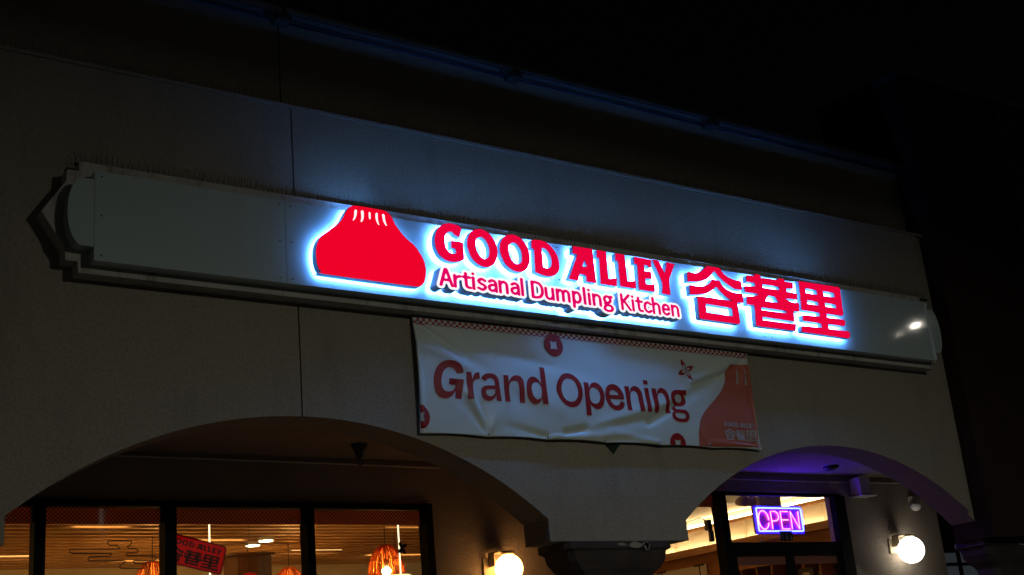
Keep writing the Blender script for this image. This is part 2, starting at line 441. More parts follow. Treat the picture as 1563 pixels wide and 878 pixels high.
# ------------------------------------------------------------------ lettering outlines in metres on the sign and banner planes
SIGN_SHAPES = {
    'G': [[(5.76,5.473), (5.733,5.488), (5.692,5.499), (5.645,5.5), (5.603,5.491), (5.564,5.473), (5.529,5.444), (5.503,5.407), (5.486,5.363), (5.48,5.321), (5.483,5.271), (5.498,5.228), (5.522,5.194), (5.557,5.167), (5.597,5.154), (5.643,5.151), (5.69,5.158), (5.733,5.173), (5.765,5.19), (5.766,5.343), (5.643,5.343), (5.64,5.276), (5.682,5.277), (5.686,5.236), (5.664,5.228), (5.636,5.229), (5.609,5.242), (5.588,5.269), (5.578,5.305), (5.577,5.342), (5.586,5.377), (5.603,5.402), (5.624,5.418), (5.648,5.424), (5.668,5.418), (5.688,5.398), (5.731,5.386)]],
    'O1': [[(5.805,5.344), (5.816,5.388), (5.84,5.429), (5.873,5.464), (5.914,5.484), (5.953,5.492), (5.996,5.487), (6.037,5.468), (6.073,5.436), (6.101,5.393), (6.118,5.348), (6.12,5.301), (6.111,5.257), (6.089,5.212), (6.057,5.175), (6.016,5.153), (5.977,5.146), (5.934,5.15), (5.893,5.168), (5.858,5.195), (5.83,5.233), (5.812,5.282)], [(5.893,5.347), (5.901,5.378), (5.918,5.404), (5.946,5.418), (5.971,5.416), (5.997,5.4), (6.018,5.369), (6.031,5.332), (6.032,5.294), (6.024,5.259), (6.009,5.234), (5.984,5.221), (5.96,5.222), (5.933,5.237), (5.909,5.267), (5.895,5.305)]],
    'O2': [[(6.145,5.343), (6.156,5.387), (6.18,5.43), (6.213,5.463), (6.255,5.482), (6.295,5.489), (6.34,5.485), (6.383,5.466), (6.42,5.435), (6.448,5.392), (6.463,5.346), (6.466,5.294), (6.456,5.249), (6.435,5.208), (6.402,5.171), (6.363,5.15), (6.323,5.143), (6.279,5.148), (6.236,5.166), (6.195,5.199), (6.166,5.243), (6.148,5.292)], [(6.239,5.351), (6.247,5.38), (6.266,5.401), (6.294,5.412), (6.322,5.41), (6.348,5.392), (6.368,5.36), (6.378,5.322), (6.378,5.287), (6.369,5.251), (6.352,5.228), (6.326,5.218), (6.299,5.219), (6.273,5.235), (6.252,5.267), (6.239,5.308)]],
    'D': [[(6.499,5.463), (6.541,5.473), (6.603,5.477), (6.653,5.468), (6.697,5.448), (6.735,5.413), (6.766,5.368), (6.784,5.322), (6.789,5.269), (6.782,5.229), (6.765,5.196), (6.736,5.169), (6.698,5.15), (6.655,5.143), (6.605,5.144), (6.55,5.155), (6.508,5.167), (6.519,5.39), (6.493,5.383)], [(6.607,5.404), (6.635,5.404), (6.665,5.39), (6.687,5.362), (6.701,5.324), (6.704,5.285), (6.694,5.249), (6.676,5.227), (6.644,5.215), (6.601,5.222)]],
    'A': [[(6.968,5.471), (7.192,5.473), (7.199,5.143), (7.084,5.142), (7.082,5.206), (7.012,5.208), (6.984,5.139), (6.881,5.145), (7.011,5.396), (6.956,5.398)], [(7.053,5.285), (7.089,5.356), (7.107,5.286)]],
    'L1': [[(7.248,5.471), (7.356,5.468), (7.347,5.203), (7.396,5.207), (7.453,5.221), (7.439,5.137), (7.246,5.14), (7.263,5.396), (7.234,5.398)]],
    'L2': [[(7.467,5.468), (7.579,5.465), (7.577,5.206), (7.625,5.209), (7.681,5.224), (7.671,5.142), (7.483,5.142), (7.489,5.391), (7.459,5.396)]],
    'E': [[(7.694,5.461), (7.905,5.458), (7.901,5.385), (7.874,5.375), (7.848,5.395), (7.811,5.394), (7.807,5.331), (7.889,5.335), (7.882,5.262), (7.839,5.262), (7.806,5.256), (7.804,5.203), (7.852,5.201), (7.888,5.208), (7.915,5.219), (7.905,5.136), (7.708,5.136), (7.724,5.389), (7.688,5.39)]],
    'Y': [[(7.923,5.46), (7.999,5.462), (8.031,5.408), (8.059,5.341), (8.086,5.396), (8.105,5.458), (8.205,5.451), (8.153,5.357), (8.108,5.268), (8.102,5.127), (7.992,5.129), (8.011,5.233), (7.965,5.363)]],
    'GU1': [[(8.361,5.386), (8.381,5.394), (8.436,5.388), (8.497,5.398), (8.548,5.418), (8.596,5.452), (8.641,5.487), (8.815,5.486), (8.839,5.448), (8.882,5.416), (8.939,5.394), (9.011,5.382), (9.09,5.382), (9.085,5.288), (8.993,5.287), (8.922,5.308), (8.866,5.336), (8.811,5.37), (8.769,5.405), (8.731,5.447), (8.699,5.417), (8.654,5.375), (8.6,5.342), (8.536,5.319), (8.462,5.303), (8.351,5.291)]],
    'GU2': [[(8.365,5.258), (8.389,5.261), (8.447,5.255), (8.513,5.259), (8.576,5.275), (8.628,5.299), (8.664,5.329), (8.676,5.347), (8.693,5.353), (8.789,5.348), (8.807,5.313), (8.855,5.276), (8.924,5.251), (8.996,5.244), (9.084,5.246), (9.08,5.153), (8.99,5.146), (8.907,5.164), (8.838,5.191), (8.784,5.227), (8.742,5.264), (8.721,5.28), (8.685,5.25), (8.625,5.215), (8.548,5.188), (8.462,5.171), (8.36,5.159)]],
    'GU3': [[(8.45,5.139), (8.483,5.155), (8.991,5.153), (8.984,4.932), (8.969,4.918), (8.452,4.923), (8.44,4.938)], [(8.551,5.086), (8.902,5.077), (8.9,4.993), (8.546,4.997)]],
    'XIANG': [[(9.177,5.448), (9.2,5.457), (9.286,5.456), (9.298,5.477), (9.321,5.485), (9.374,5.482), (9.385,5.45), (9.629,5.456), (9.643,5.475), (9.664,5.479), (9.726,5.477), (9.734,5.452), (9.854,5.453), (9.844,5.387), (9.741,5.379), (9.737,5.34), (9.879,5.338), (9.891,5.333), (9.881,5.271), (9.709,5.264), (9.738,5.246), (9.789,5.233), (9.842,5.234), (9.894,5.238), (9.884,5.14), (9.797,5.138), (9.779,5.025), (9.321,5.029), (9.321,4.996), (9.786,4.997), (9.798,4.991), (9.779,4.924), (9.211,4.923), (9.229,5.134), (9.218,5.143), (9.12,5.137), (9.135,5.223), (9.167,5.232), (9.231,5.239), (9.291,5.252), (9.316,5.264), (9.263,5.271), (9.124,5.268), (9.123,5.326), (9.144,5.336), (9.283,5.347), (9.281,5.387), (9.166,5.383)], [(9.392,5.384), (9.637,5.385), (9.629,5.347), (9.388,5.347)], [(9.449,5.269), (9.546,5.268), (9.595,5.206), (9.397,5.204)], [(9.326,5.13), (9.686,5.129), (9.683,5.105), (9.324,5.102)]],
    'LI': [[(9.95,5.472), (9.972,5.482), (10.567,5.485), (10.586,5.472), (10.568,5.181), (10.543,5.162), (10.299,5.159), (10.302,5.118), (10.558,5.12), (10.576,5.105), (10.569,5.062), (10.547,5.048), (10.299,5.046), (10.297,4.993), (10.598,4.995), (10.62,4.98), (10.614,4.935), (10.585,4.916), (9.878,4.922), (9.869,4.931), (9.874,4.974), (9.893,4.988), (10.19,4.996), (10.188,5.043), (9.926,5.045), (9.912,5.06), (9.917,5.094), (9.941,5.108), (10.188,5.119), (10.188,5.161), (9.94,5.162), (9.919,5.172)], [(10.031,5.412), (10.206,5.41), (10.204,5.36), (10.032,5.358)], [(10.303,5.411), (10.474,5.41), (10.473,5.359), (10.304,5.356)], [(10.031,5.282), (10.199,5.28), (10.196,5.24), (10.032,5.241)], [(10.303,5.281), (10.47,5.279), (10.472,5.239), (10.304,5.24)]],
    'DUMP': [[(4.681,5.497), (4.706,5.515), (4.744,5.522), (4.841,5.524), (4.977,5.521), (5.021,5.517), (5.054,5.494), (5.079,5.461), (5.103,5.413), (5.144,5.359), (5.2,5.302), (5.267,5.256), (5.318,5.198), (5.353,5.138), (5.369,5.075), (5.37,5.02), (5.356,4.955), (5.337,4.921), (5.315,4.9), (5.279,4.889), (5.131,4.888), (4.432,4.897), (4.405,4.908), (4.384,4.936), (4.37,4.978), (4.364,5.029), (4.365,5.082), (4.375,5.135), (4.395,5.182), (4.429,5.222), (4.486,5.27), (4.554,5.324), (4.604,5.377), (4.63,5.421), (4.656,5.466)]],
    'PL0': [[(4.727,5.477), (4.74,5.488), (4.75,5.48), (4.745,5.448), (4.733,5.414), (4.713,5.388), (4.706,5.392), (4.722,5.426)]],
    'PL1': [[(4.787,5.479), (4.8,5.49), (4.811,5.48), (4.81,5.439), (4.8,5.401), (4.784,5.385), (4.78,5.394), (4.789,5.427)]],
    'PL2': [[(4.859,5.479), (4.867,5.486), (4.874,5.476), (4.873,5.426), (4.863,5.421), (4.858,5.442)]],
    'PL3': [[(4.922,5.479), (4.933,5.49), (4.942,5.482), (4.94,5.44), (4.945,5.404), (4.952,5.384), (4.941,5.387), (4.926,5.415), (4.92,5.446)]],
    'PL4': [[(4.982,5.479), (4.994,5.488), (5.006,5.478), (5.009,5.436), (5.018,5.401), (5.024,5.388), (5.01,5.392), (4.992,5.425)]],
}
BANNER_SHAPES = {
    'G': [[(5.867,4.278), (5.862,4.31), (5.843,4.342), (5.811,4.366), (5.77,4.377), (5.724,4.377), (5.681,4.369), (5.642,4.349), (5.607,4.314), (5.583,4.272), (5.568,4.227), (5.562,4.183), (5.563,4.14), (5.572,4.101), (5.59,4.072), (5.617,4.052), (5.654,4.043), (5.691,4.047), (5.726,4.064), (5.753,4.087), (5.777,4.118), (5.769,4.05), (5.835,4.048), (5.866,4.219), (5.721,4.222), (5.71,4.168), (5.785,4.168), (5.775,4.143), (5.752,4.12), (5.721,4.107), (5.688,4.105), (5.66,4.117), (5.643,4.145), (5.638,4.181), (5.644,4.222), (5.657,4.259), (5.677,4.29), (5.705,4.31), (5.735,4.316), (5.764,4.311), (5.786,4.292), (5.798,4.267)]],
    'r': [[(5.894,4.289), (5.943,4.288), (5.952,4.224), (5.962,4.255), (5.983,4.281), (6.01,4.292), (6.025,4.293), (6.027,4.236), (5.991,4.229), (5.968,4.214), (5.956,4.191), (5.951,4.14), (5.949,4.052), (5.895,4.053), (5.894,4.158)]],
    'a': [[(6.041,4.238), (6.055,4.261), (6.082,4.28), (6.118,4.291), (6.162,4.293), (6.196,4.281), (6.217,4.254), (6.229,4.21), (6.239,4.05), (6.189,4.051), (6.187,4.103), (6.173,4.08), (6.148,4.06), (6.112,4.046), (6.077,4.05), (6.047,4.071), (6.033,4.101), (6.032,4.134), (6.045,4.16), (6.072,4.176), (6.112,4.183), (6.18,4.186), (6.181,4.214), (6.174,4.236), (6.154,4.249), (6.126,4.249), (6.102,4.238), (6.089,4.219)], [(6.181,4.153), (6.122,4.151), (6.095,4.145), (6.082,4.13), (6.086,4.108), (6.103,4.092), (6.129,4.088), (6.156,4.099), (6.174,4.12)]],
    'n1': [[(6.274,4.288), (6.327,4.287), (6.328,4.228), (6.35,4.263), (6.379,4.284), (6.416,4.294), (6.451,4.289), (6.476,4.268), (6.487,4.227), (6.489,4.05), (6.436,4.05), (6.432,4.193), (6.426,4.227), (6.405,4.24), (6.374,4.24), (6.346,4.225), (6.331,4.194), (6.329,4.156), (6.333,4.052), (6.279,4.052)]],
    'd': [[(6.681,4.391), (6.733,4.388), (6.732,4.05), (6.677,4.05), (6.669,4.102), (6.65,4.07), (6.62,4.05), (6.583,4.044), (6.548,4.061), (6.523,4.097), (6.512,4.141), (6.511,4.191), (6.52,4.233), (6.54,4.268), (6.57,4.29), (6.602,4.294), (6.633,4.284), (6.658,4.261), (6.676,4.232)], [(6.615,4.243), (6.589,4.232), (6.571,4.21), (6.563,4.179), (6.568,4.141), (6.584,4.108), (6.61,4.088), (6.638,4.091), (6.663,4.109), (6.672,4.148), (6.676,4.194), (6.663,4.227), (6.642,4.243)]],
    'O': [[(6.842,4.191), (6.854,4.243), (6.88,4.292), (6.92,4.333), (6.97,4.354), (7.017,4.355), (7.063,4.339), (7.101,4.307), (7.128,4.265), (7.14,4.214), (7.137,4.162), (7.12,4.114), (7.09,4.074), (7.048,4.048), (7.003,4.04), (6.957,4.045), (6.913,4.068), (6.878,4.104), (6.855,4.145)], [(6.898,4.199), (6.908,4.238), (6.93,4.275), (6.963,4.299), (7,4.304), (7.036,4.296), (7.065,4.272), (7.081,4.236), (7.088,4.189), (7.081,4.15), (7.06,4.117), (7.031,4.096), (6.994,4.09), (6.958,4.096), (6.927,4.115), (6.907,4.148)]],
    'p': [[(7.162,4.283), (7.218,4.283), (7.222,4.232), (7.241,4.268), (7.275,4.286), (7.314,4.288), (7.354,4.267), (7.381,4.225), (7.391,4.174), (7.387,4.13), (7.37,4.085), (7.341,4.053), (7.301,4.038), (7.264,4.045), (7.231,4.067), (7.219,4.085), (7.219,3.976), (7.163,3.975)], [(7.255,4.236), (7.231,4.22), (7.218,4.18), (7.219,4.133), (7.232,4.103), (7.259,4.089), (7.292,4.09), (7.319,4.107), (7.336,4.14), (7.337,4.183), (7.322,4.217), (7.29,4.237)]],
    'e': [[(7.623,4.146), (7.624,4.188), (7.608,4.231), (7.58,4.266), (7.544,4.284), (7.5,4.287), (7.459,4.276), (7.428,4.25), (7.409,4.214), (7.4,4.17), (7.41,4.122), (7.437,4.08), (7.477,4.052), (7.524,4.039), (7.57,4.046), (7.607,4.072), (7.627,4.117), (7.576,4.128), (7.561,4.101), (7.531,4.086), (7.499,4.088), (7.469,4.113), (7.455,4.145)], [(7.454,4.182), (7.461,4.211), (7.486,4.23), (7.514,4.231), (7.544,4.214), (7.564,4.184)]],
    'n2': [[(7.647,4.28), (7.702,4.279), (7.707,4.215), (7.718,4.251), (7.745,4.28), (7.78,4.288), (7.818,4.278), (7.847,4.246), (7.858,4.202), (7.856,4.044), (7.802,4.046), (7.8,4.181), (7.792,4.22), (7.767,4.238), (7.736,4.234), (7.712,4.211), (7.703,4.17), (7.703,4.045), (7.653,4.047)]],
    'i': [[(7.893,4.28), (7.944,4.277), (7.945,4.045), (7.893,4.047)]],
    'i_dot': [[(7.887,4.354), (7.941,4.351), (7.945,4.311), (7.888,4.31)]],
    'n3': [[(7.983,4.282), (8.037,4.28), (8.042,4.222), (8.057,4.259), (8.085,4.286), (8.121,4.29), (8.157,4.275), (8.181,4.24), (8.187,4.195), (8.192,4.046), (8.139,4.048), (8.137,4.174), (8.129,4.219), (8.107,4.24), (8.077,4.238), (8.053,4.218), (8.042,4.182), (8.04,4.046), (7.986,4.049)]],
    'g': [[(8.339,4.284), (8.425,4.285), (8.418,4.234), (8.381,4.236), (8.405,4.203), (8.405,4.167), (8.386,4.143), (8.348,4.127), (8.305,4.123), (8.27,4.127), (8.262,4.113), (8.266,4.102), (8.288,4.095), (8.377,4.092), (8.41,4.076), (8.425,4.04), (8.416,4.004), (8.388,3.98), (8.338,3.97), (8.285,3.972), (8.24,3.983), (8.212,4.005), (8.205,4.034), (8.217,4.057), (8.243,4.072), (8.227,4.084), (8.227,4.102), (8.242,4.121), (8.263,4.134), (8.235,4.152), (8.217,4.179), (8.213,4.21), (8.225,4.247), (8.253,4.272), (8.297,4.284)], [(8.295,4.238), (8.269,4.223), (8.259,4.199), (8.272,4.175), (8.3,4.161), (8.333,4.163), (8.357,4.182), (8.359,4.207), (8.341,4.23), (8.319,4.237)], [(8.258,4.057), (8.244,4.04), (8.252,4.018), (8.285,4.004), (8.35,4.005), (8.376,4.015), (8.382,4.038), (8.365,4.054), (8.318,4.058)]],
    'petal0': [[(8.415,4.6), (8.439,4.581), (8.458,4.553), (8.465,4.518), (8.463,4.495), (8.437,4.502), (8.416,4.532), (8.407,4.563)], [(8.427,4.544), (8.447,4.539), (8.457,4.513), (8.456,4.498), (8.438,4.507), (8.428,4.524)]],
    'petal1': [[(8.565,4.539), (8.552,4.515), (8.524,4.49), (8.49,4.481), (8.465,4.493), (8.469,4.513), (8.492,4.531), (8.527,4.541)], [(8.517,4.517), (8.508,4.501), (8.485,4.49), (8.472,4.496), (8.477,4.51), (8.499,4.518)]],
    'petal2': [[(8.35,4.438), (8.36,4.461), (8.384,4.483), (8.418,4.494), (8.455,4.488), (8.449,4.467), (8.428,4.445), (8.394,4.435)], [(8.401,4.464), (8.41,4.48), (8.432,4.489), (8.449,4.484), (8.443,4.469), (8.421,4.461)]],
    'petal3': [[(8.516,4.382), (8.49,4.398), (8.466,4.43), (8.456,4.463), (8.464,4.486), (8.488,4.474), (8.51,4.444), (8.518,4.409)], [(8.487,4.432), (8.469,4.451), (8.462,4.472), (8.471,4.478), (8.487,4.465), (8.495,4.443)]],
    'dump': [[(8.514,3.74), (8.522,3.846), (8.53,3.905), (8.554,3.976), (8.598,4.049), (8.676,4.125), (8.788,4.215), (8.875,4.292), (8.939,4.369), (8.988,4.452), (9.022,4.522), (9.06,4.572), (9.107,4.6), (9.366,4.615), (9.362,4.323), (9.346,3.765)]],
    'mark1': [[(9.161,4.551), (9.178,4.554), (9.168,4.471), (9.151,4.414), (9.118,4.383), (9.113,4.391), (9.139,4.456)]],
    'mark2': [[(9.257,4.554), (9.281,4.561), (9.276,4.478), (9.271,4.397), (9.249,4.39), (9.243,4.457)]],
}
# ================================================================== THE SETTING
box('parking_lot', -120, 160, -150, 80, -0.4, 0.0, 'asphalt', kind='structure')
pave = box('pavement', -12, 40, -1.9, 1.95, 0.002, 0.15, 'concrete', kind='structure', bevel=0.02)

# ------------------------------------------------------------------ the restaurant building
bld = thing('restaurant_building', 'tan stucco arcade building carrying the red lit dumpling sign', 'building', (4, 1, 0))
SPR, BOT, TOP = 3.05, 2.86, 6.48
CX = [-1.63, 4.42, 10.5]; HALF = 2.24; RISE = 0.785
AR = (HALF*HALF+RISE*RISE)/(2*RISE)
def arch_z(x, cx): return SPR+RISE-(AR-math.sqrt(AR*AR-(x-cx)**2))
def arch_pts(cx, x0, x1, n=26):
    xs = [x0+(x1-x0)*i/n for i in range(n+1)]
    return [(x, arch_z(x, cx)) for x in xs]
JX = 4.37
# the front wall is cast in two panels, parted by a control joint
left = [(-4.6, TOP), (-4.6, BOT), (CX[0]-HALF, BOT)] + arch_pts(CX[0], CX[0]-HALF, CX[0]+HALF) + [(CX[0]+HALF, BOT), (CX[1]-HALF, BOT)] + arch_pts(CX[1], CX[1]-HALF, JX-0.006) + [(JX-0.006, TOP)]
right = [(JX+0.006, TOP)] + arch_pts(CX[1], JX+0.006, CX[1]+HALF) + [(CX[1]+HALF, BOT), (CX[2]-HALF, BOT)] + arch_pts(CX[2], CX[2]-HALF, 12.6) + [(12.6, TOP)]
solid_obj('front_wall', [left], 0.0, 0.37, 'stucco', bld)
solid_obj('front_wall', [right], 0.0, 0.37, 'stucco', bld)
strip = [(12.602, TOP)] + arch_pts(CX[2], 12.602, 12.725, 4) + [(12.725, TOP)]
solid_obj('wall_return', [strip], 0.05, 0.37, 'stucco', bld)
box('control_joint', JX-0.005, JX+0.005, 0.012, 0.3, arch_z(JX, CX[1])+0.002, TOP-0.003, 'joint', bld)
# ledge where the wall steps back, sloping to shed water
bm = bmesh.new()
v = [bm.verts.new(c) for c in ((-4.6, -0.012, TOP+0.002), (12.725, -0.012, TOP+0.002), (12.725, -0.012, TOP+0.03), (-4.6, -0.012, TOP+0.03), (-4.6, 0.25, TOP+0.002), (12.725, 0.25, TOP+0.002), (12.725, 0.25, TOP+0.05), (-4.6, 0.25, TOP+0.05))]
for f in ((0,1,2,3),(3,2,6,7),(4,7,6,5),(0,4,5,1),(0,3,7,4),(1,5,6,2)): bm.faces.new([v[i] for i in f])
finish('ledge', bm, 'stucco', bld)
box('upper_wall', -4.6, JX+0.0, 0.2, 0.55, TOP+0.052, 7.42, 'stucco', bld)
box('upper_wall', JX+0.014, 12.725, 0.2, 0.55, TOP+0.052, 7.42, 'stucco', bld)
# roof sheet and metal coping in lengths
box('roof', -4.6, 12.725, 0.552, 11.6, 7.1, 7.2, 'ceiling_board', bld)
cuts = [-4.6, 1.4, 4.38, 6.85, 9.5, 12.72]
for a, b in zip(cuts, cuts[1:]):
    c = box('coping', a+0.012, b-0.012, 0.08, 0.62, 7.422, 7.50, 'coping_metal', bld, bevel=0.008)
    tube('blue_lit_tubing', [(a+0.06, 0.15, 7.385), (b-0.06, 0.15, 7.385)], 0.012, 'blue_lit_tubing', c, seg=6)
    box('coping_lip', a+0.014, b-0.014, 0.068, 0.0795, 7.445, 7.462, 'coping_metal', c)
for x in cuts[1:-1]:
    b = box('coping_bracket', x-0.07, x+0.07, 0.06, 0.199, 7.36, 7.415, 'bracket', bld, bevel=0.006)
    tube('cable_loop', [(x-0.14, 0.12, 7.44), (x-0.18, 0.09, 7.40), (x-0.1, 0.08, 7.36), (x-0.02, 0.1, 7.35)], 0.008, 'bracket', b, seg=6)
# arcade behind the arches
box('arcade_ceiling', -4.6, 16.5, 0.372, 2.15, 3.95, 4.1, 'soffit_stucco', bld)
box('wall_core', -4.6, 12.725, 0.372, 0.55, 4.102, 6.45, 'stucco', bld)
YB = 2.0
def backwall(x0, x1, z0, z1): return box('shopfront_wall', x0, x1, YB, YB+0.15, z0, z1, 'stucco_tan', bld)
backwall(-4.6, 0.3, 0.15, 3.948); backwall(0.302, 6.72, 3.52, 3.948); backwall(6.722, 9.2, 0.15, 3.948)
backwall(9.202, 12.86, 3.722, 3.948); backwall(12.862, 14.72, 0.15, 3.948); backwall(0.302, 6.72, 0.15, 0.6)

# ------------------------------------------------------------------ columns: dark capitals under the piers
def column(cx, label):
    t = thing('arcade_column', label, 'column', (cx, 0.2, 0.15), 'columns under the arcade arches')
    prof = [(0.62, 2.858), (0.62, 2.80), (0.575, 2.78), (0.555, 2.70), (0.50, 2.63), (0.44, 2.585), (0.41, 2.55), (0.39, 2.40), (0.36, 2.33), (0.36, 0.152)]
    bm = bmesh.new(); rings = []
    for h, z in prof:
        hy = 0.235*(h/0.62)
        ch = 0.05
        pts = [(cx-h+ch, 0.235-hy), (cx+h-ch, 0.235-hy), (cx+h, 0.235-hy+ch), (cx+h, 0.235+hy-ch), (cx+h-ch, 0.235+hy), (cx-h+ch, 0.235+hy), (cx-h, 0.235+hy-ch), (cx-h, 0.235-hy+ch)]
        rings.append([bm.verts.new((x, y, z)) for x, y in pts])
    for A, B in zip(rings, rings[1:]):
        for k in range(8): bm.faces.new((A[k], A[(k+1) % 8], B[(k+1) % 8], B[k]))
    bm.faces.new(rings[0]); bm.faces.new(rings[-1][::-1])
    finish('capital_and_shaft', bm, 'dark_paint', t)
    # flaked paint under the pier
    rnd = random.Random(int(cx*10))
    for s in range(5):
        x = cx+rnd.uniform(-0.05, 0.33); w = rnd.uniform(0.03, 0.09); h = rnd.uniform(0.012, 0.05)
        bm = bmesh.new(); ring = [bm.verts.new((x+w*math.cos(a)*rnd.uniform(0.6, 1.1), -0.0035, 2.838-h*0.5+h*math.sin(a)*rnd.uniform(0.5, 1.0))) for a in [k*math.pi/5 for k in range(10)]]
        bm.faces.new(ring); finish('flaked_paint', bm, 'stucco', t)
    return t
column(7.45, 'dark column with flaking tapered capital between the two arches')
column(13.42, 'dark column under the dark tower past the white globe lamp')
column(1.40, 'dark column left of the shop window with the cloud decal')

# ------------------------------------------------------------------ dark tower and the next shops
tw = thing('dark_tower', 'tall dark painted tower standing past the right end of the sign', 'tower', (13.7, 0.5, 0))
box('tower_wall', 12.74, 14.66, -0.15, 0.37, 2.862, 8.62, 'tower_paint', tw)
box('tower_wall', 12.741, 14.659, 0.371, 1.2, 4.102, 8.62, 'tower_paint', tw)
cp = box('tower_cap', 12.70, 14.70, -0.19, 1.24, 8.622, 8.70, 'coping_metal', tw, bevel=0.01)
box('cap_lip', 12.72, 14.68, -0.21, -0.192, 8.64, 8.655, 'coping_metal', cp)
nb = thing('neighbouring_shop', 'dim plain stucco shop front beyond the dark tower', 'building', (20, 1, 0))
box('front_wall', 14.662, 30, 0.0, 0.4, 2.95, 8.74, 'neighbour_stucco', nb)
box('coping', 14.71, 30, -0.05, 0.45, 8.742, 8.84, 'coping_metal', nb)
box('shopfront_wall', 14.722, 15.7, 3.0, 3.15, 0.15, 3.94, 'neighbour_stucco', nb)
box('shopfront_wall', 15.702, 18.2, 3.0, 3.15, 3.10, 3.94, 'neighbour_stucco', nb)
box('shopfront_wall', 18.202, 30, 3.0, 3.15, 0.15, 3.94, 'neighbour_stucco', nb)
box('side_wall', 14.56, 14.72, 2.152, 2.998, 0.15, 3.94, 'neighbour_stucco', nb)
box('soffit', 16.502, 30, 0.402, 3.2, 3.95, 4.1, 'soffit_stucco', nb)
wn_ = box('window', 15.72, 18.18, 3.06, 3.08, 1.0, 3.09, 'frosted_pane', nb)
for x in (15.72, 16.43, 17.1, 17.8, 18.12): box('glazing_bar', x, x+0.05, 3.02, 3.058, 1.0, 3.09, 'bronze_frame', wn_)
for z in (1.0, 1.66, 2.30, 2.90): box('glazing_bar', 15.72, 18.18, 3.025, 3.056, z, z+0.045, 'bronze_frame', wn_)

# ------------------------------------------------------------------ shop interior shell
box('room_floor', -4.6, 14.3, 2.152, 11.4, 0.02, 0.14, 'room_floor', bld)
box('room_wall', -4.6, 14.5, 11.0, 11.15, 0.142, 4.3, 'cream_wall', bld)
box('room_wall', -4.75, -4.602, 2.152, 11.0, 0.142, 4.3, 'cream_wall', bld)
box('entry_wall', 14.302, 14.45, 2.152, 10.99, 0.142, 4.3, 'cream_wall', bld)
box('entry_ceiling', 11.3, 14.30, 2.152, 10.99, 4.06, 4.2, 'cream_ceiling', bld)
bz = box('ceiling_bulkhead', -4.6, 11.298, 10.2, 10.45, 3.70, 4.2, 'cream_wall', bld)
sc_ = box('slatted_ceiling', -4.6, 11.298, 2.152, 10.998, 4.12, 4.25, 'ceiling_board', bld)
bm = bmesh.new(); add_box(bm, -4.59, 11.29, -0.05, 0.05, -0.011, 0.011)
slat0 = finish('ceiling_slat', bm, 'slat_wood', sc_); 
ys = [2.40+0.28*i for i in range(28)]
for i, y in enumerate(ys):
    s = slat0 if i == 0 else slat0.copy()
    if i: COL.objects.link(s); s.parent = sc_
    s.location = (0, y, 3.96)

# ================================================================== SHOP WINDOW, DOOR, INTERIOR
def pane(t, x0, x1, z0, z1, y=2.06):
    return box('glass_pane', x0, x1, y, y+0.008, z0, z1, 'glass', t)
sw = thing('shop_window', 'dark framed shop window with three wide panes under the large arch', 'window', (3.5, 2.05, 0.6))
ZH = 3.515
MX = [(0.30, 0.36), (1.60, 1.67), (2.90, 2.99), (3.995, 4.10), (5.345, 5.425), (6.637, 6.72)]
box('head_frame', 0.36, 6.637, 1.965, 2.10, 3.465, ZH, 'bronze_frame', sw)
box('sill_frame', 0.36, 6.637, 1.965, 2.10, 0.602, 0.66, 'bronze_frame', sw)
for a, b in MX:
    m = box('mullion', a, b, 1.96, 2.105, 0.602, ZH+0.003, 'bronze_frame', sw)
    box('mullion_edge', b+0.001, b+0.012, 2.03, 2.10, 0.67, 3.46, 'frame_edge', m)
for (a, b), (c, d) in zip(MX, MX[1:]):
    p = pane(sw, b+0.014, c-0.001, 0.662, 3.463)
    box('check_film', b+0.016, c-0.003, 2.069, 2.071, 3.325, 3.461, 'check_film', p)

dr = thing('shop_door', 'dark double shop door with glass transom under the smaller arch', 'door', (11.7, 2.05, 0.15))
box('head_frame', 9.202, 12.86, 2.02, 2.10, 3.687, 3.72, 'bronze_frame', dr)
for a, b in ((9.202, 9.26), (10.66, 10.775), (12.66, 12.86)):
    m = box('door_post', a, b, 1.96, 2.105, 0.152, 3.685, 'bronze_frame', dr)
box('post_edge', 10.776, 10.786, 2.03, 2.10, 3.12, 3.68, 'frame_edge', dr)
box('post_edge', 12.648, 12.659, 2.03, 2.10, 3.12, 3.68, 'frame_edge', dr)
box('transom_bar', 10.776, 12.659, 1.965, 2.10, 2.995, 3.115, 'bronze_frame', dr)
tp = pane(dr, 10.788, 12.646, 3.117, 3.685)
sp = pane(dr, 9.262, 10.658, 0.2, 3.685)
box('check_film', 9.264, 10.656, 2.069, 2.071, 3.54, 3.683, 'check_film', sp)
for a, b in ((10.79, 11.74), (11.745, 12.655)):
    bm = bmesh.new()
    add_box(bm, a, a+0.06, 1.985, 2.03, 0.16, 2.992); add_box(bm, b-0.06, b, 1.985, 2.03, 0.16, 2.992)
    add_box(bm, a+0.061, b-0.061, 1.985, 2.03, 2.955, 2.992); add_box(bm, a+0.061, b-0.061, 1.985, 2.03, 0.16, 0.40)
    d = finish('door_leaf', bm, 'bronze_frame', dr)
    box('door_glass', a+0.061, b-0.061, 2.004, 2.010, 0.402, 2.953, 'glass', d)
    box('check_film', a+0.063, b-0.063, 2.0115, 2.0135, 2.855, 2.951, 'check_film', d)
    hx = b-0.09 if a < 11 else a+0.09
    tube('pull_handle', [(hx, 1.984, 1.0), (hx, 1.93, 1.0), (hx, 1.93, 1.4), (hx, 1.984, 1.4)], 0.012, 'frame_edge', d, seg=6)

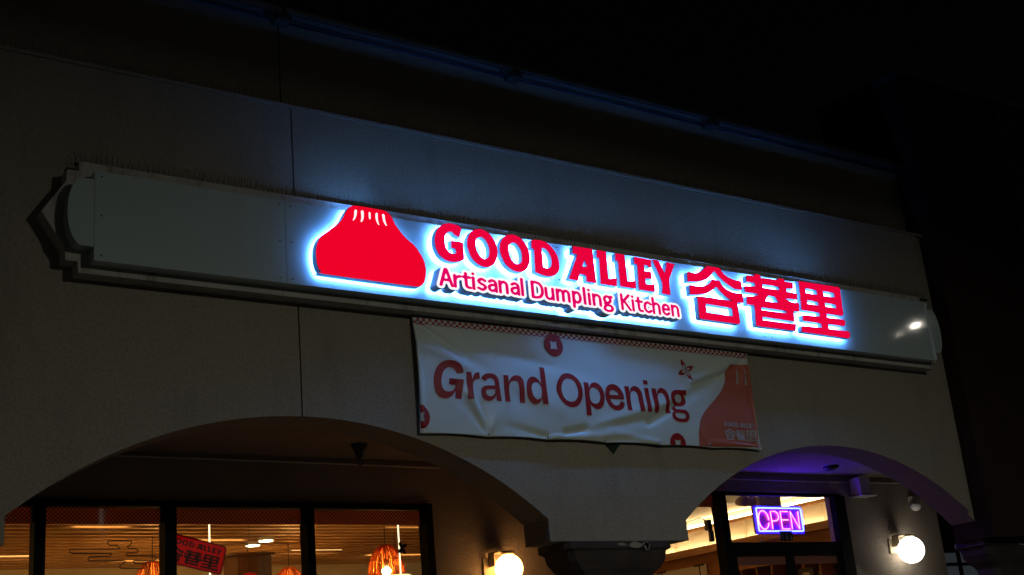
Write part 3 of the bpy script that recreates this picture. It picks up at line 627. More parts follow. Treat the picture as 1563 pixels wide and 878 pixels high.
# ---- decals on the shop window
CLOUD = [(3.544,3.145),(3.528,3.168),(3.551,3.182),(3.717,3.181),(3.738,3.164),(3.722,3.147),(3.698,3.139),(3.71,3.116),(3.774,3.115),(3.793,3.097),(3.774,3.078),(3.694,3.079),(3.689,3.063),(3.71,3.054),(3.927,3.051),(3.947,3.032),(3.927,3.012),(3.766,3.014),(3.753,3.001),(3.771,2.988),(3.854,2.984),(3.864,2.966),(3.846,2.948),(3.65,2.951),(3.634,2.965),(3.647,2.982),(3.674,2.997),(3.663,3.013),(3.39,3.016),(3.371,3.035),(3.389,3.053),(3.537,3.051),(3.555,3.063),(3.544,3.076),(3.236,3.079),(3.218,3.097),(3.236,3.115),(3.607,3.112),(3.619,3.129),(3.607,3.145)]
o = tube('cloud_decal', [(x, 2.0545, z) for x, z in smooth_loop(CLOUD, 75, 2)], 0.005, 'decal_brown', None, seg=5, closed=True)
tag(o, 'thin brown line cloud drawn on the shop window glass', 'decal')
fd = thing('flower_decal', 'small brown four petal flower stuck on the shop window glass', 'decal', (6.405, 2.055, 3.10))
for ang, ln in ((118, 0.062), (38, 0.062), (-60, 0.062), (-135, 0.058)):
    c, s = math.cos(R(ang)), math.sin(R(ang)); pts = []
    for k in range(12):
        t = k/12*2*math.pi; px = ln*0.52*(1-math.cos(t))*1.0; py = 0.021*math.sin(t)*(0.5+0.5*math.sin(t/2))
        pts.append((6.405+c*px-s*py, 3.098+s*px+c*py))
    solid_obj('petal', [pts], 2.053, 2.056, 'decal_brown', fd)

# ---- red sticker with the shop's name, tilted on the glass
def shape_box(keys, src):
    xs = [p[0] for k in keys for l in src[k] for p in l]; zs = [p[1] for k in keys for l in src[k] for p in l]
    return min(xs), max(xs), min(zs), max(zs)
WORD = ['G', 'O1', 'O2', 'D', 'A', 'L1', 'L2', 'E', 'Y']; HAN = ['GU1', 'GU2', 'GU3', 'XIANG', 'LI']
def remap(keys, target, ang=0, pivot=(0, 0)):
    """sign shapes scaled into target box (x0,x1,z0,z1), turned by ang about pivot"""
    x0, x1, z0, z1 = shape_box(keys, SIGN_SHAPES); c, s = math.cos(ang), math.sin(ang); res = []
    for k in keys:
        g = []
        for l in SIGN_SHAPES[k]:
            q = []
            for x, z in smooth_loop(l, 38, 2):
                u = target[0]+(x-x0)/(x1-x0)*(target[1]-target[0])-pivot[0]; w = target[2]+(z-z0)/(z1-z0)*(target[3]-target[2])-pivot[1]
                q.append((pivot[0]+c*u-s*w, pivot[1]+s*u+c*w))
            g.append(q)
        res.append(g)
    return res
def rounded(x0, x1, z0, z1, r, n=5):
    out = []
    for cx, cz, a in ((x1-r, z1-r, 0), (x0+r, z1-r, 90), (x0+r, z0+r, 180), (x1-r, z0+r, 270)):
        out += [(cx+r*math.cos(R(a+90*k/n)), cz+r*math.sin(R(a+90*k/n))) for k in range(n+1)]
    return out
def turn(l, ang, p): return [(p[0]+math.cos(ang)*(x-p[0])-math.sin(ang)*(z-p[1]), p[1]+math.sin(ang)*(x-p[0])+math.cos(ang)*(z-p[1])) for x, z in l]
stk = thing('name_sticker', 'tilted red sticker with the shop name stuck inside the shop window', 'sticker', (4.34, 2.08, 3.06))
PV = (4.30, 3.065); TA = R(-14)
solid_obj('sticker_backing', [turn(rounded(4.005, 4.585, 2.94, 3.20, 0.035), TA, PV)], 2.0700, 2.0720, 'sticker_deep', stk)
solid_obj('sticker_face', [turn(rounded(4.022, 4.568, 2.955, 3.185, 0.025), TA, PV)], 2.0694, 2.0699, 'sticker_red', stk)
for g in remap(WORD, (4.045, 4.545, 3.112, 3.168), TA, PV): face_obj('sticker_letter', g, 2.0688, 'sticker_dark', stk)
for g in remap(HAN, (4.035, 4.545, 2.966, 3.092), TA, PV): face_obj('sticker_character', g, 2.0688, 'sticker_dark', stk)

# ---- OPEN sign in the transom
op = thing('open_sign', 'neon OPEN sign with blue tube border in the door transom', 'neon sign', (11.78, 2.14, 3.24))
solid_obj('sign_box', [rounded(11.36, 12.205, 3.235, 3.572, 0.012)], 2.115, 2.145, 'sign_backing', op)
tube('border_tube', [(x, 2.10, z) for x, z in rounded(11.396, 12.172, 3.266, 3.546, 0.014, 3)], 0.0095, 'neon_blue', op, seg=8, closed=True)
OPEN = {'O': ell(11.499, 3.40, 0.086, 0.112, 0, 342, 26),
        'P': [(11.635,3.292),(11.634,3.505),(11.711,3.505),(11.747,3.487),(11.765,3.448),(11.755,3.413),(11.718,3.391),(11.642,3.388)],
        'E': [(11.935,3.504),(11.803,3.504),(11.803,3.292),(11.935,3.292)], 'N': [(11.977,3.292),(11.98,3.505),(12.108,3.292),(12.116,3.505)]}
for k, pts in OPEN.items():
    l = tube('letter_tube', [(x, 2.099, z) for x, z in pts], 0.0055, 'neon_pink', op, seg=6)
    if k == 'E': tube('letter_bar', [(11.812, 2.099, 3.402), (11.925, 2.099, 3.402)], 0.0055, 'neon_pink', l, seg=6)
tube('hanging_chain', [(12.15, 2.13, 3.575), (12.18, 2.25, 3.80), (12.2, 2.4, 4.05)], 0.004, 'dark_plastic', op, seg=5)
tube('power_cord', [(11.52, 2.16, 3.24), (11.50, 2.17, 3.19), (11.44, 2.17, 3.13), (11.40, 2.18, 3.05)], 0.006, 'white_plastic', op, seg=6)
nt = thing('number_tiles', 'three small dark number tiles reading 109 above the door', 'house number', (11.69, 1.96, 3.12))
DIG = {'1': [[(0.35, 0.75), (0.5, 0.9), (0.5, 0.1)]], '0': [ell(0.5, 0.5, 0.2, 0.38)], '9': [ell(0.5, 0.66, 0.19, 0.22), curve_pts([(0.69, 0.66), (0.67, 0.35), (0.5, 0.12), (0.34, 0.16)])]}
for i, ch in enumerate('109'):
    x = 11.592+0.072*i
    tl = box('tile', x, x+0.068, 1.955, 1.964, 3.128, 3.245, 'tile_black', nt, bevel=0.003)
    for g in nest(contour(DIG[ch], 0.07, 0.03)):
        solid_obj('digit', [[(x+0.01+px*0.048, 3.134+pz*0.105) for px, pz in l] for l in g], 1.9525, 1.9545, 'digit_grey', tl)

# ---- hanging things in the dining room
def lantern(x, y, ztop, rad, label, detail=True):
    t = thing('wicker_pendant', label, 'pendant lamp', (x, y, ztop-0.5), 'wicker pendants in the dining room')
    H = rad*2.1
    ribs = bmesh.new(); n = 56 if detail else 40
    rnd = random.Random(int(x*100))
    prof = [(0.30, 0), (0.42, 0.05), (0.66, 0.18), (0.86, 0.36), (0.97, 0.55), (1.0, 0.75), (0.99, 1.0)]
    for k in range(n):
        a = 2*math.pi*k/n+rnd.uniform(-0.04, 0.04)
        tube_bm(ribs, [(x+rad*r_*math.cos(a), y+rad*r_*math.sin(a), ztop-H*h) for r_, h in prof], rad*0.030, 4)
    finish('shade_ribs', ribs, 'wicker', t, kind='stuff')
    for r_, h in ((0.30, 0), (0.88, 0.38), (1.0, 0.75)):
        tube('shade_ring', [(x+rad*r_*math.cos(a*math.pi/12), y+rad*r_*math.sin(a*math.pi/12), ztop-H*h) for a in range(24)], rad*0.022, 'wicker', t, seg=5, closed=True)
    tube('cord', [(x, y, ztop-H*0.35), (x, y, 3.98)], 0.006, 'dark_plastic', t, seg=5)
    s = lathe('bulb_socket', (x, y, ztop-H*0.55), [(0.03, 0), (0.03, 0.08), (0.008, 0.10)], 'dark_plastic', t, seg=10)
    lathe('bulb', (x, y, ztop-H*0.55-0.055), sphere_profile(0.055, 10), 'bulb', t, seg=14)
    return t
lantern(7.93, 5.05, 3.545, 0.225, 'large orange wicker pendant lamp beside the flower decal')
lantern(7.80, 7.5, 3.60, 0.24, 'orange wicker pendant lamp hanging past the wooden lantern', False)
lantern(5.70, 7.0, 3.638, 0.24, 'orange wicker pendant lamp below the cloud decal', False)
lantern(2.6, 6.0, 3.50, 0.24, 'orange wicker pendant lamp deep in the room left of the cloud decal', False)
def hanging(name, label, cat, x, y): return thing(name, label, cat, (x, y, 3.0))
t = hanging('wooden_lantern', 'dark faceted wooden lantern hanging behind the red name sticker', 'lantern', 7.0, 7.4)
lathe('lantern_body', (7.15, 7.4, 2.9), [(0.02, 0), (0.33, 0.01), (0.34, 0.82), (0.05, 0.87)], 'dark_wood', t, seg=8, smooth=False)
lathe('lantern_rim', (7.15, 7.4, 3.725), [(0.35, 0), (0.39, 0.0), (0.40, 0.03), (0.35, 0.035)], 'dark_wood', t, seg=8, smooth=False)
tube('cord', [(7.15, 7.4, 3.77), (7.15, 7.4, 3.98)], 0.008, 'dark_plastic', t, seg=5)
t = hanging('red_lantern', 'round red paper lantern top showing below the wooden lantern', 'lantern', 5.6, 5.0)
lathe('lantern_shade', (5.98, 4.7, 3.07), sphere_profile(0.14, 12), 'red_lantern', t, seg=20)
tube('cord', [(5.98, 4.7, 3.2), (5.98, 4.7, 3.98)], 0.002, 'dark_plastic', t, seg=5)
t = hanging('paper_lamp', 'low glowing cream lamp shade beside the large wicker pendant', 'pendant lamp', 8.1, 4.6)
lathe('lamp_shade', (7.72, 4.45, 2.885), [(0.05, 0.23), (0.16, 0.225), (0.21, 0.20), (0.22, 0.0)], 'paper_shade', t, seg=22)
tube('cord', [(7.72, 4.45, 3.115), (7.72, 4.45, 3.98)], 0.003, 'dark_plastic', t, seg=5)
for x, y, lab in ((4.72, 2.75, 'thin upright glowing rod behind the red name sticker'), (6.78, 2.75, 'thin upright glowing rod beside the flower decal')):
    t = thing('light_rod', lab, 'light', (x, y, 0.2))
    tube('glowing_rod', [(x, y, 1.2), (x, y, 3.97)], 0.008, 'led_rod', t, seg=6)
    lathe('rod_base', (x, y, 0.142), [(0.12, 0), (0.12, 0.02), (0.015, 0.03), (0.015, 1.057)], 'dark_plastic', t, seg=14)
for x0, x1, y in ((3.9, 4.75, 8.82), (4.5, 5.15, 6.21), (6.0, 6.75, 9.32), (6.35, 7.1, 7.36), (8.4, 9.2, 8.62), (8.7, 9.7, 6.17), (9.9, 11.1, 9.03), (1.2, 2.4, 6.2), (0.6, 1.8, 8.8)):
    t = thing('ceiling_light_bar', 'warm linear light bar set between the wooden ceiling slats', 'ceiling light', ((x0+x1)/2, y, 3.9), 'linear light bars in the slatted ceiling')
    box('light_diffuser', x0, x1, y-0.05, y+0.05, 3.978, 3.99, 'strip_light', t)
    box('light_housing', x0-0.01, x1+0.01, y-0.06, y+0.06, 3.9905, 4.03, 'slat_wood', t)
for x, y in ((7.3, 7.12), (7.3, 7.55), (10.4, 4.5), (2.5, 4.6)):
    t = thing('recessed_downlight', 'small round white recessed light in the slatted ceiling', 'ceiling light', (x, y, 3.92), 'round recessed lights in the slatted ceiling')
    lathe('downlight_lens', (x, y, 3.905), [(0.09, 0), (0.09, 0.012)], 'downlight', t, seg=16)
    lathe('downlight_ring', (x, y, 3.908), [(0.092, 0), (0.11, 0.0), (0.11, 0.05), (0.092, 0.05)], 'white_plastic', t, seg=16)

# ---- entry side wall: lit panels, wooden ledge, shelves
ew = thing('entry_wall_shelf', 'lit cream wall panels over a wooden ledge inside the entry', 'wall shelf', (14.2, 5.5, 3.0))
box('cornice', 14.24, 14.30, 2.3, 9.5, 3.90, 3.95, 'honey_wood', ew)
box('cove_strip', 14.255, 14.285, 2.4, 9.4, 3.952, 3.962, 'cove_light', ew)
for i in range(9): box('batten', 14.262, 14.30, 2.75+0.80*i, 2.83+0.80*i, 3.60, 3.898, 'cream_wall', ew)
box('ledge', 14.08, 14.30, 2.3, 9.5, 3.53, 3.585, 'honey_wood', ew)
box('ledge_lip', 14.06, 14.079, 2.3, 9.5, 3.50, 3.61, 'honey_wood', ew)
box('ledge_strip', 14.20, 14.225, 2.4, 9.4, 3.587, 3.597, 'cove_light', ew)
for i in range(9): box('wood_panel', 14.27, 14.30, 2.3+0.8*i, 3.094+0.8*i, 2.95, 3.528, 'honey_wood', ew)
cb = thing('cubby_shelf', 'yellow lit cubby shelf with upright dividers seen through the door glass', 'shelf', (14.1, 4.2, 0.15))
box('shelf_back', 14.255, 14.269, 2.6, 6.0, 1.0, 2.94, 'cream_wall', cb)
for i in range(12): box('divider', 13.98, 14.254, 2.6+0.305*i, 2.625+0.305*i, 1.0, 3.16, 'honey_wood', cb)
for z in (1.0, 1.7, 2.4, 3.165): box('shelf_board', 13.97, 14.254, 2.58, 6.02, z-0.025, z-0.001, 'honey_wood', cb)
pf = thing('framed_picture', 'small dark framed picture standing on the cubby shelf', 'picture', (13.9, 3.75, 2.9))
box('picture_frame', 13.94, 13.962, 3.62, 3.90, 2.72, 3.0, 'dark_plastic', pf, bevel=0.004)
box('picture_print', 13.936, 13.939, 3.70, 3.82, 2.79, 2.94, 'picture', pf)
wb = thing('white_menu_board', 'white board hung on dark clips on the wooden entry wall', 'board', (14.2, 6.5, 2.6))
box('board', 14.235, 14.25, 6.05, 7.3, 2.3, 3.36, 'whiteboard', wb)
for y in (6.2, 7.1):
    box('clip', 14.22, 14.234, y-0.11, y+0.11, 3.345, 3.37, 'dark_plastic', wb)
    box('strap', 14.225, 14.234, y-0.008, y+0.008, 2.4, 3.344, 'dark_plastic', wb)
for x, y in ((13.45, 4.62), (13.0, 3.6), (12.2, 6.0), (11.95, 2.34), (13.0, 5.6)):  # the hidden one by the door is added to light the emergency light
    t = thing('entry_downlight', 'small round recessed light in the cream entry ceiling', 'ceiling light', (x, y, 4.05), 'round recessed lights in the entry ceiling')
    lathe('downlight_lens', (x, y, 4.048), [(0.10, 0), (0.10, 0.010)], 'downlight', t, seg=16)
    lathe('downlight_ring', (x, y, 4.044), [(0.102, 0), (0.125, 0.0), (0.125, 0.0155), (0.102, 0.0155)], 'white_plastic', t, seg=16)
em = thing('emergency_light', 'white twin head emergency light behind the neon sign', 'emergency light', (12.05, 2.5, 3.6))
box('housing', 11.86, 12.24, 2.46, 2.56, 3.615, 3.76, 'white_plastic', em, bevel=0.01)
for k in range(3): box('vent_slot', 11.99+0.04*k, 12.005+0.04*k, 2.457, 2.4595, 3.725, 3.738, 'dark_plastic', em)
for x in (11.55, 11.70):
    h = lathe('lamp_head', (x, 2.50, 3.69), [(0.03, 0.06), (0.05, 0.02), (0.075, -0.08), (0.01, -0.085)], 'white_plastic', em, seg=14, axis='Y')
tube('lamp_arm', [(11.55, 2.56, 3.70), (11.7, 2.57, 3.72), (11.865, 2.53, 3.70)], 0.014, 'white_plastic', em, seg=6)
tube('stem', [(12.05, 2.51, 3.755), (12.05, 2.51, 4.06)], 0.02, 'white_plastic', em, seg=8)
cam_ = thing('window_camera', 'small black device with a loose cable on the door post', 'camera', (10.6, 2.14, 3.3))
box('camera_body', 10.57, 10.63, 2.10, 2.17, 3.28, 3.40, 'dark_plastic', cam_, bevel=0.008)
box('camera_mount', 10.60, 10.655, 2.115, 2.15, 3.15, 3.279, 'dark_plastic', cam_, bevel=0.004)
tube('cable', curve_pts([(10.58, 2.13, 3.39), (10.50, 2.14, 3.42), (10.35, 2.16, 3.385), (10.2, 2.16, 3.37), (10.05, 2.15, 3.42), (9.8, 2.15, 3.40)], 4) if False else [(10.58, 2.13, 3.39), (10.50, 2.14, 3.425), (10.35, 2.16, 3.39), (10.25, 2.16, 3.37), (10.1, 2.15, 3.40), (9.8, 2.15, 3.41)], 0.006, 'dark_plastic', cam_, seg=5)

# ---- arcade fittings
def globe_lamp(x, z, material, label, rad=0.17):
    t = thing('globe_lamp', label, 'wall lamp', (x, 2.0, z-0.2), 'globe lamps on the arcade back wall')
    box('back_plate', x-0.16, x+0.0, 1.975, 1.999, z-0.05, z+0.12, 'brass', t, bevel=0.004)
    br = box('bracket_arm', x-0.10, x+0.10, 1.80, 1.974, z+0.155, z+0.175, 'brass', t, bevel=0.004)
    box('bracket_side', x-0.105, x-0.095, 1.86, 1.974, z+0.03, z+0.154, 'brass', br)
    lathe('globe_collar', (x+0.02, 1.80, z+0.135), [(0.07, 0), (0.07, 0.02), (0.05, 0.022)], 'brass', t, seg=18)
    lathe('globe', (x+0.02, 1.80, z+0.14-rad), sphere_profile(rad, 18), material, t, seg=32)
    return t
globe_lamp(7.45, 2.855, 'globe_warm', 'warm glowing globe wall lamp beside the shop window', 0.144)
globe_lamp(13.76, 3.01, 'globe_white', 'white glowing globe wall lamp past the shop door')
t = thing('ceiling_horn', 'small dark cone fitting hanging from the ceiling of the large arch', 'fixture', (5.62, 1.38, 3.8))
lathe('horn_body', (5.62, 1.38, 3.95), [(0.075, -0.002), (0.075, -0.02), (0.05, -0.06), (0.04, -0.12), (0.01, -0.13)], 'dark_plastic', t, seg=14)
tube('horn_ring', [(5.62+0.025*math.cos(a*math.pi/6), 1.38, 3.79+0.03*math.sin(a*math.pi/6)) for a in range(12)], 0.006, 'dark_plastic', t, seg=5, closed=True)
t = thing('smoke_detector', 'round dark detector on the violet lit ceiling above the door', 'detector', (12.1, 1.45, 3.9))
lathe('detector_body', (12.1, 1.45, 3.95), [(0.10, -0.002), (0.10, -0.02), (0.075, -0.05), (0.01, -0.055)], 'dark_plastic', t, seg=20)
lathe('detector_base', (12.1, 1.45, 3.949), [(0.115, -0.0005), (0.115, -0.0015)], 'white_plastic', t, seg=20)
t = thing('wall_speaker', 'pale box speaker on the back wall above the white globe lamp', 'speaker', (13.1, 1.9, 3.7))
box('speaker_box', 13.03, 13.23, 1.82, 1.985, 3.70, 3.91, 'white_plastic', t, bevel=0.012)
box('speaker_bracket', 13.02, 13.32, 1.80, 1.999, 3.672, 3.688, 'white_plastic', t)
t = thing('motion_sensor', 'small white motion sensor on the wall above the white globe lamp', 'sensor', (14.2, 1.95, 3.5))
lathe('sensor_dome', (14.2, 1.92, 3.585), [(0.005, -0.085), (0.05, -0.07), (0.07, -0.03), (0.075, 0.0), (0.06, 0.02)], 'white_plastic', t, seg=16)
box('sensor_arm', 14.17, 14.23, 1.925, 1.999, 3.606, 3.70, 'conduit', t)
for pts, lab in (([(-2.0, 1.985, 3.90), (3.0, 1.985, 3.905), (5.5, 1.985, 3.895), (6.7, 1.985, 3.885), (8.5, 1.985, 3.885)], 'thin pale conduit along the top of the wall above the shop window'),
                 ([(9.4, 1.985, 3.87), (12.2, 1.985, 3.86), (14.2, 1.985, 3.88), (14.5, 1.985, 3.89)], 'thin conduit along the wall above the shop door')):
    t = thing('conduit_run', lab, 'conduit', pts[0])
    tube('conduit_pipe', pts, 0.009, 'conduit', t, seg=6)
    for p in pts[1:-1]: box('conduit_clip', p[0]-0.012, p[0]+0.012, 1.975, 1.999, p[2]-0.012, p[2]+0.012, 'conduit', t)

# ================================================================== SIGN BOARD
sb = thing('sign_board', 'long white sign board with rounded ends in a stepped stucco frame', 'sign', (7.4, -0.1, 4.75))
XL, XR, ZT, ZB = 2.66, 12.155, 5.51, 4.82
zc = 5.19
fr = [(XL-0.08, 5.62), (XL-0.08, 5.542), (XL-0.165, 5.542), (XL-0.17, 5.448), (XL-0.34, zc), (XL-0.17, 4.934), (XL-0.165, 4.84), (XL-0.078, 4.84), (XL-0.075, 4.757)]
fr += [(XL+XR-x, z) for x, z in fr[::-1]]
solid_obj('stucco_frame', [fr], -0.14, -0.001, 'trim_stucco', sb)
seams = [XL, 4.155, 6.80, 9.47, XR]
for i, (a, b) in enumerate(zip(seams, seams[1:])):
    p = box('panel_sheet', a+(0.0015 if i else 0), b-(0.0015 if i < 3 else 0), -0.26, -0.142, ZB, ZT, 'sign_panel', sb)
    for x in (a+0.05, b-0.05):
        for z in (ZB+0.04, (ZB+ZT)/2, ZT-0.04):
            s = lathe('panel_screw', (x, -0.2602, z), [(0.007, 0.0), (0.007, -0.0025), (0.003, -0.004)], 'dark_plastic', p, seg=6, axis='Y')
def cap_loop(s):   # rounded end piece
    x0 = XL if s < 0 else XR
    pts = [(x0+s*0.002, 5.443), (x0+s*0.085, 5.441)]
    for k in range(1, 18):
        a = R(90-180*k/18); pts.append((x0+s*(0.085+0.105*math.cos(a)), 5.182+0.259*math.sin(a)))
    pts += [(x0+s*0.085, 4.923), (x0+s*0.002, 4.921)]
    return pts
solid_obj('rounded_end', [cap_loop(-1)], -0.258, -0.142, 'sign_panel', sb)
solid_obj('rounded_end', [[(x+0.03, z) for x, z in cap_loop(1)]], -0.236, -0.142, 'sign_panel', sb)
# loosened film along the board's free end
bm = bmesh.new(); rnd = random.Random(3); rows = []
for k in range(27):
    z = ZB+0.01+(ZT-ZB-0.02)*k/26
    w = 0.012+0.01*rnd.random()
    rows.append([bm.verts.new((XR-0.03, -0.2605, z)), bm.verts.new((XR-0.008+rnd.uniform(-0.004, 0.004), -0.263-rnd.random()*0.006, z)), bm.verts.new((XR+0.006+w*rnd.random()*0.6, -0.258-rnd.random()*0.016, z+rnd.uniform(-0.006, 0.006)))])
for a, b in zip(rows, rows[1:]):
    for j in range(2): bm.faces.new((a[j], a[j+1], b[j+1], b[j]))
finish('peeling_film', bm, 'peel_film', sb)

# ================================================================== LIT LETTERS
LF, LB, PAN = -0.355, -0.300, -0.26       # letter face, letter back, panel face
def channel(t, loops, face_mat, name='letter', yf=LF, yb=LB, ret='letter_return', rec=0.0):
    """one lit channel letter: face, painted return with a dark trim rim, LED back"""
    f = face_obj(name+'_face', loops, yf, face_mat, t)
    sides_obj('trim_rim', loops, yf-0.002, yf+0.010, 'trim_cap', t)
    sides_obj('letter_return', loops, yf+0.010, yb, ret, t)
    face_obj('led_backing', loops, yb-rec, 'led_white', t, flip=True)
    return f
LAB = {'G': 'lit red letter G opening the word GOOD on the sign', 'O1': 'lit red letter O right after the G on the sign', 'O2': 'lit red letter O just before the D on the sign', 'D': 'lit red letter D closing the word GOOD on the sign',
       'A': 'lit red letter A opening the word ALLEY on the sign', 'L1': 'lit red letter L right after the A of ALLEY on the sign', 'L2': 'lit red letter L just before the E of ALLEY on the sign', 'E': 'lit red letter E in the word ALLEY on the sign', 'Y': 'lit red letter Y closing the word ALLEY on the sign'}
def cen(loops): return (sum(p[0] for p in loops[0])/len(loops[0]), LB, min(p[1] for p in loops[0]))
for k in WORD:
    loops = [smooth_loop(l) for l in SIGN_SHAPES[k]]
    t = thing('sign_letter', LAB[k], 'letter', cen(loops), 'red lit letters of the shop name')
    channel(t, loops, 'acrylic_rose')
for keys, lab in ((HAN[:3], 'lit red Chinese character right after the word ALLEY'), (HAN[3:4], 'lit red Chinese character in the middle of the three'), (HAN[4:], 'lit red Chinese character at the end of the sign')):
    loops0 = [smooth_loop(l, 30, 2) for l in SIGN_SHAPES[keys[0]]]
    t = thing('sign_character', lab, 'letter', cen(loops0), 'red lit Chinese characters')
    for i, k in enumerate(keys): channel(t, [smooth_loop(l, 30, 2) for l in SIGN_SHAPES[k]], 'acrylic_rose', 'character', LF-0.0006*i, LB-0.0006*i, rec=0.003)
loops = [smooth_loop(l, 30, 3) for l in SIGN_SHAPES['DUMP']]
t = thing('dumpling_emblem', 'large lit red dumpling emblem with white pleats at the head of the sign', 'emblem', cen(loops))
channel(t, loops, 'acrylic_red', 'dumpling', LF, -0.286, 'emblem_return')
for i in range(5):
    solid_obj('pleat', [smooth_loop(SIGN_SHAPES['PL%d' % i][0], 60, 2)], LF-0.0022, LF-0.0004, 'acrylic_white', t)
# tagline: three white cans with magenta lettering
CAP = 0.140
for word, x0, x1, zb in (('Artisanal', 5.455, 6.322, 4.9055), ('Dumpling', 6.398, 7.324, 4.900), ('Kitchen', 7.410, 8.131, 4.894)):
    glyphs, gx0, gx1 = layout(word)
    SW = 0.092; sx = (x1-x0)/(gx1-gx0+2*SW)
    mp = lambda p: (x0+(p[0]-gx0+SW)*sx, zb+(p[1]+0.04)*CAP)
    t = thing('tagline_word', 'small white edged lit word %s under the shop name' % word, 'sign word', ((x0+x1)/2, -0.3, zb), 'lit words of the tagline')
    allst = [s for g in glyphs for s in g]
    outl = [[[mp(p) for p in l] for l in g] for g in nest(contour(allst, 0.225, 0.045))]
    for g in outl:
        face_obj('can_face', g, -0.41, 'acrylic_white', t)
        sides_obj('can_return', g, -0.41, -0.300, 'letter_return', t)
        face_obj('led_backing', g, -0.310, 'led_white', t, flip=True)
    for g in glyphs:
        lo = nest([[mp(p) for p in l] for l in contour(g, SW, 0.03)])
        bm = bmesh.new()
        for q in lo: face_bm(bm, q, -0.4125)
        finish('letter_face', bm, 'acrylic_magenta', t, recalc=False)
# mounting bolts under the cans
# ---- bird spikes on the frame's top edge and on the ledge
def spike_strip():
    bm = bmesh.new(); rnd = random.Random(11)
    for k in range(26):
        x = -0.49+0.98*k/25
        for s in (-1, 0, 1):
            dx, dy = rnd.uniform(-0.014, 0.014), s*0.035+rnd.uniform(-0.01, 0.01)
            tube_bm(bm, [(x+s*0.006, s*0.01, 0.0), (x+dx, dy, 0.105+rnd.uniform(-0.02, 0.012))], 0.0011, 3)
    add_box(bm, -0.495, 0.495, -0.02, 0.02, 0.0, 0.008)
    me = bpy.data.meshes.new('bird_spikes'); bm.to_mesh(me); bm.free(); me.materials.append(MATS['spike']); return me
sme = spike_strip()
for i in range(10):
    o = link('bird_spike_strip', sme); o.location = (3.06+0.99*i, -0.075, 5.6205); o.rotation_euler = (0, 0, 0 if i % 2 else math.pi)
    tag(o, 'strip of thin bird spikes along the top of the sign frame', 'bird spikes', 'bird spikes on the sign frame')
for i in range(10):
    o = link('bird_spike_strip', sme); o.location = (2.5+1.0*i, 0.10, TOP+0.043); o.rotation_euler = (0, 0, 0 if i % 3 else math.pi)
    tag(o, 'strip of thin bird spikes along the wall ledge above the sign', 'bird spikes', 'bird spikes on the wall ledge')

# ================================================================== BANNER
BX0, BX1, BZ0, BZ1 = 5.405, 9.36, 3.735, 4.735
FOLDS = [  # (x,z) start -> end, height, width
 ((5.50, 4.66), (6.45, 4.10), -0.016, 0.075), ((5.47, 4.50), (6.9, 4.02), 0.012, 0.09), ((6.2, 4.50), (8.3, 4.22), -0.010, 0.10),
 ((6.08, 3.76), (5.78, 4.15), -0.016, 0.045), ((6.08, 3.76), (5.92, 4.10), 0.016, 0.035), ((6.08, 3.76), (6.02, 4.02), -0.014, 0.03), ((6.08, 3.76), (6.2, 3.98), 0.009, 0.04),
 ((6.73, 3.76), (7.4, 3.80), 0.012, 0.03), ((6.73, 3.76), (6.3, 3.83), -0.010, 0.04), ((6.9, 3.80), (8.0, 4.02), -0.014, 0.06), ((7.2, 3.86), (9.0, 4.40), 0.013, 0.09),
 ((7.9, 3.95), (9.32, 4.66), -0.018, 0.075), ((8.5, 4.38), (9.33, 4.68), 0.018, 0.05), ((8.9, 4.45), (9.34, 4.69), -0.016, 0.035), ((9.20, 4.40), (9.33, 4.69), 0.014, 0.03),
 ((9.34, 3.77), (9.22, 4.05), 0.020, 0.03), ((9.34, 3.77), (9.29, 4.30), -0.018, 0.03), ((9.34, 3.77), (8.7, 3.79), 0.014, 0.028), ((9.34, 3.77), (9.08, 3.90), -0.014, 0.035),
 ((8.64, 3.76), (8.55, 3.90), 0.010, 0.03), ((8.0, 3.76), (7.4, 3.84), 0.010, 0.04), ((7.35, 3.76), (7.8, 3.80), -0.008, 0.03), ((5.44, 3.80), (5.43, 4.60), 0.016, 0.03)]
def cloth_y(x, z):
    y = -0.036-0.010*math.sin(math.pi*(x-BX0)/(BX1-BX0))-0.012*math.sin(math.pi*min(1, max(0, (z-BZ0)/(BZ1-BZ0))))
    for (ax, az), (bx_, bz_), h, w in FOLDS:
        dx, dz = bx_-ax, bz_-az; L2 = dx*dx+dz*dz
        t = ((x-ax)*dx+(z-az)*dz)/L2; tc = min(1, max(0, t))
        px, pz = x-ax-tc*dx, z-az-tc*dz; d2 = px*px+pz*pz
        ww = w*(0.45+0.75*tc)
        y -= 1.5*h*math.exp(-d2/(ww*ww))*(1-0.55*tc)
    return min(y, -0.006)
def edge_x(z):   # side edges drawn in between the grommets
    t = (z-BZ0)/(BZ1-BZ0)
    return 0.010*math.sin(math.pi*t), -0.020*math.sin(math.pi*t)
bn = thing('grand_opening_banner', 'white vinyl Grand Opening banner hung below the sign board', 'banner', (7.4, -0.02, BZ0))
NX, NZ = 200, 56
bm = bmesh.new(); G = []
for i in range(NX+1):
    col_ = []
    for j in range(NZ+1):
        z = BZ0+(BZ1-BZ0)*j/NZ; l, r_ = edge_x(z); x = BX0+l+(BX1+r_-BX0-l)*i/NX
        if j == 0: z += 0.013*abs(math.sin(math.pi*(i/NX)*6))
        col_.append(bm.verts.new((x, cloth_y(x, z), z)))
    G.append(col_)
for i in range(NX):
    for j in range(NZ): bm.faces.new((G[i][j], G[i+1][j], G[i+1][j+1], G[i][j+1]))
cl = finish('banner_cloth', bm, 'vinyl', bn, smooth=True)
sol = cl.modifiers.new('thickness', 'SOLIDIFY'); sol.thickness = 0.0012; sol.offset = 0.0
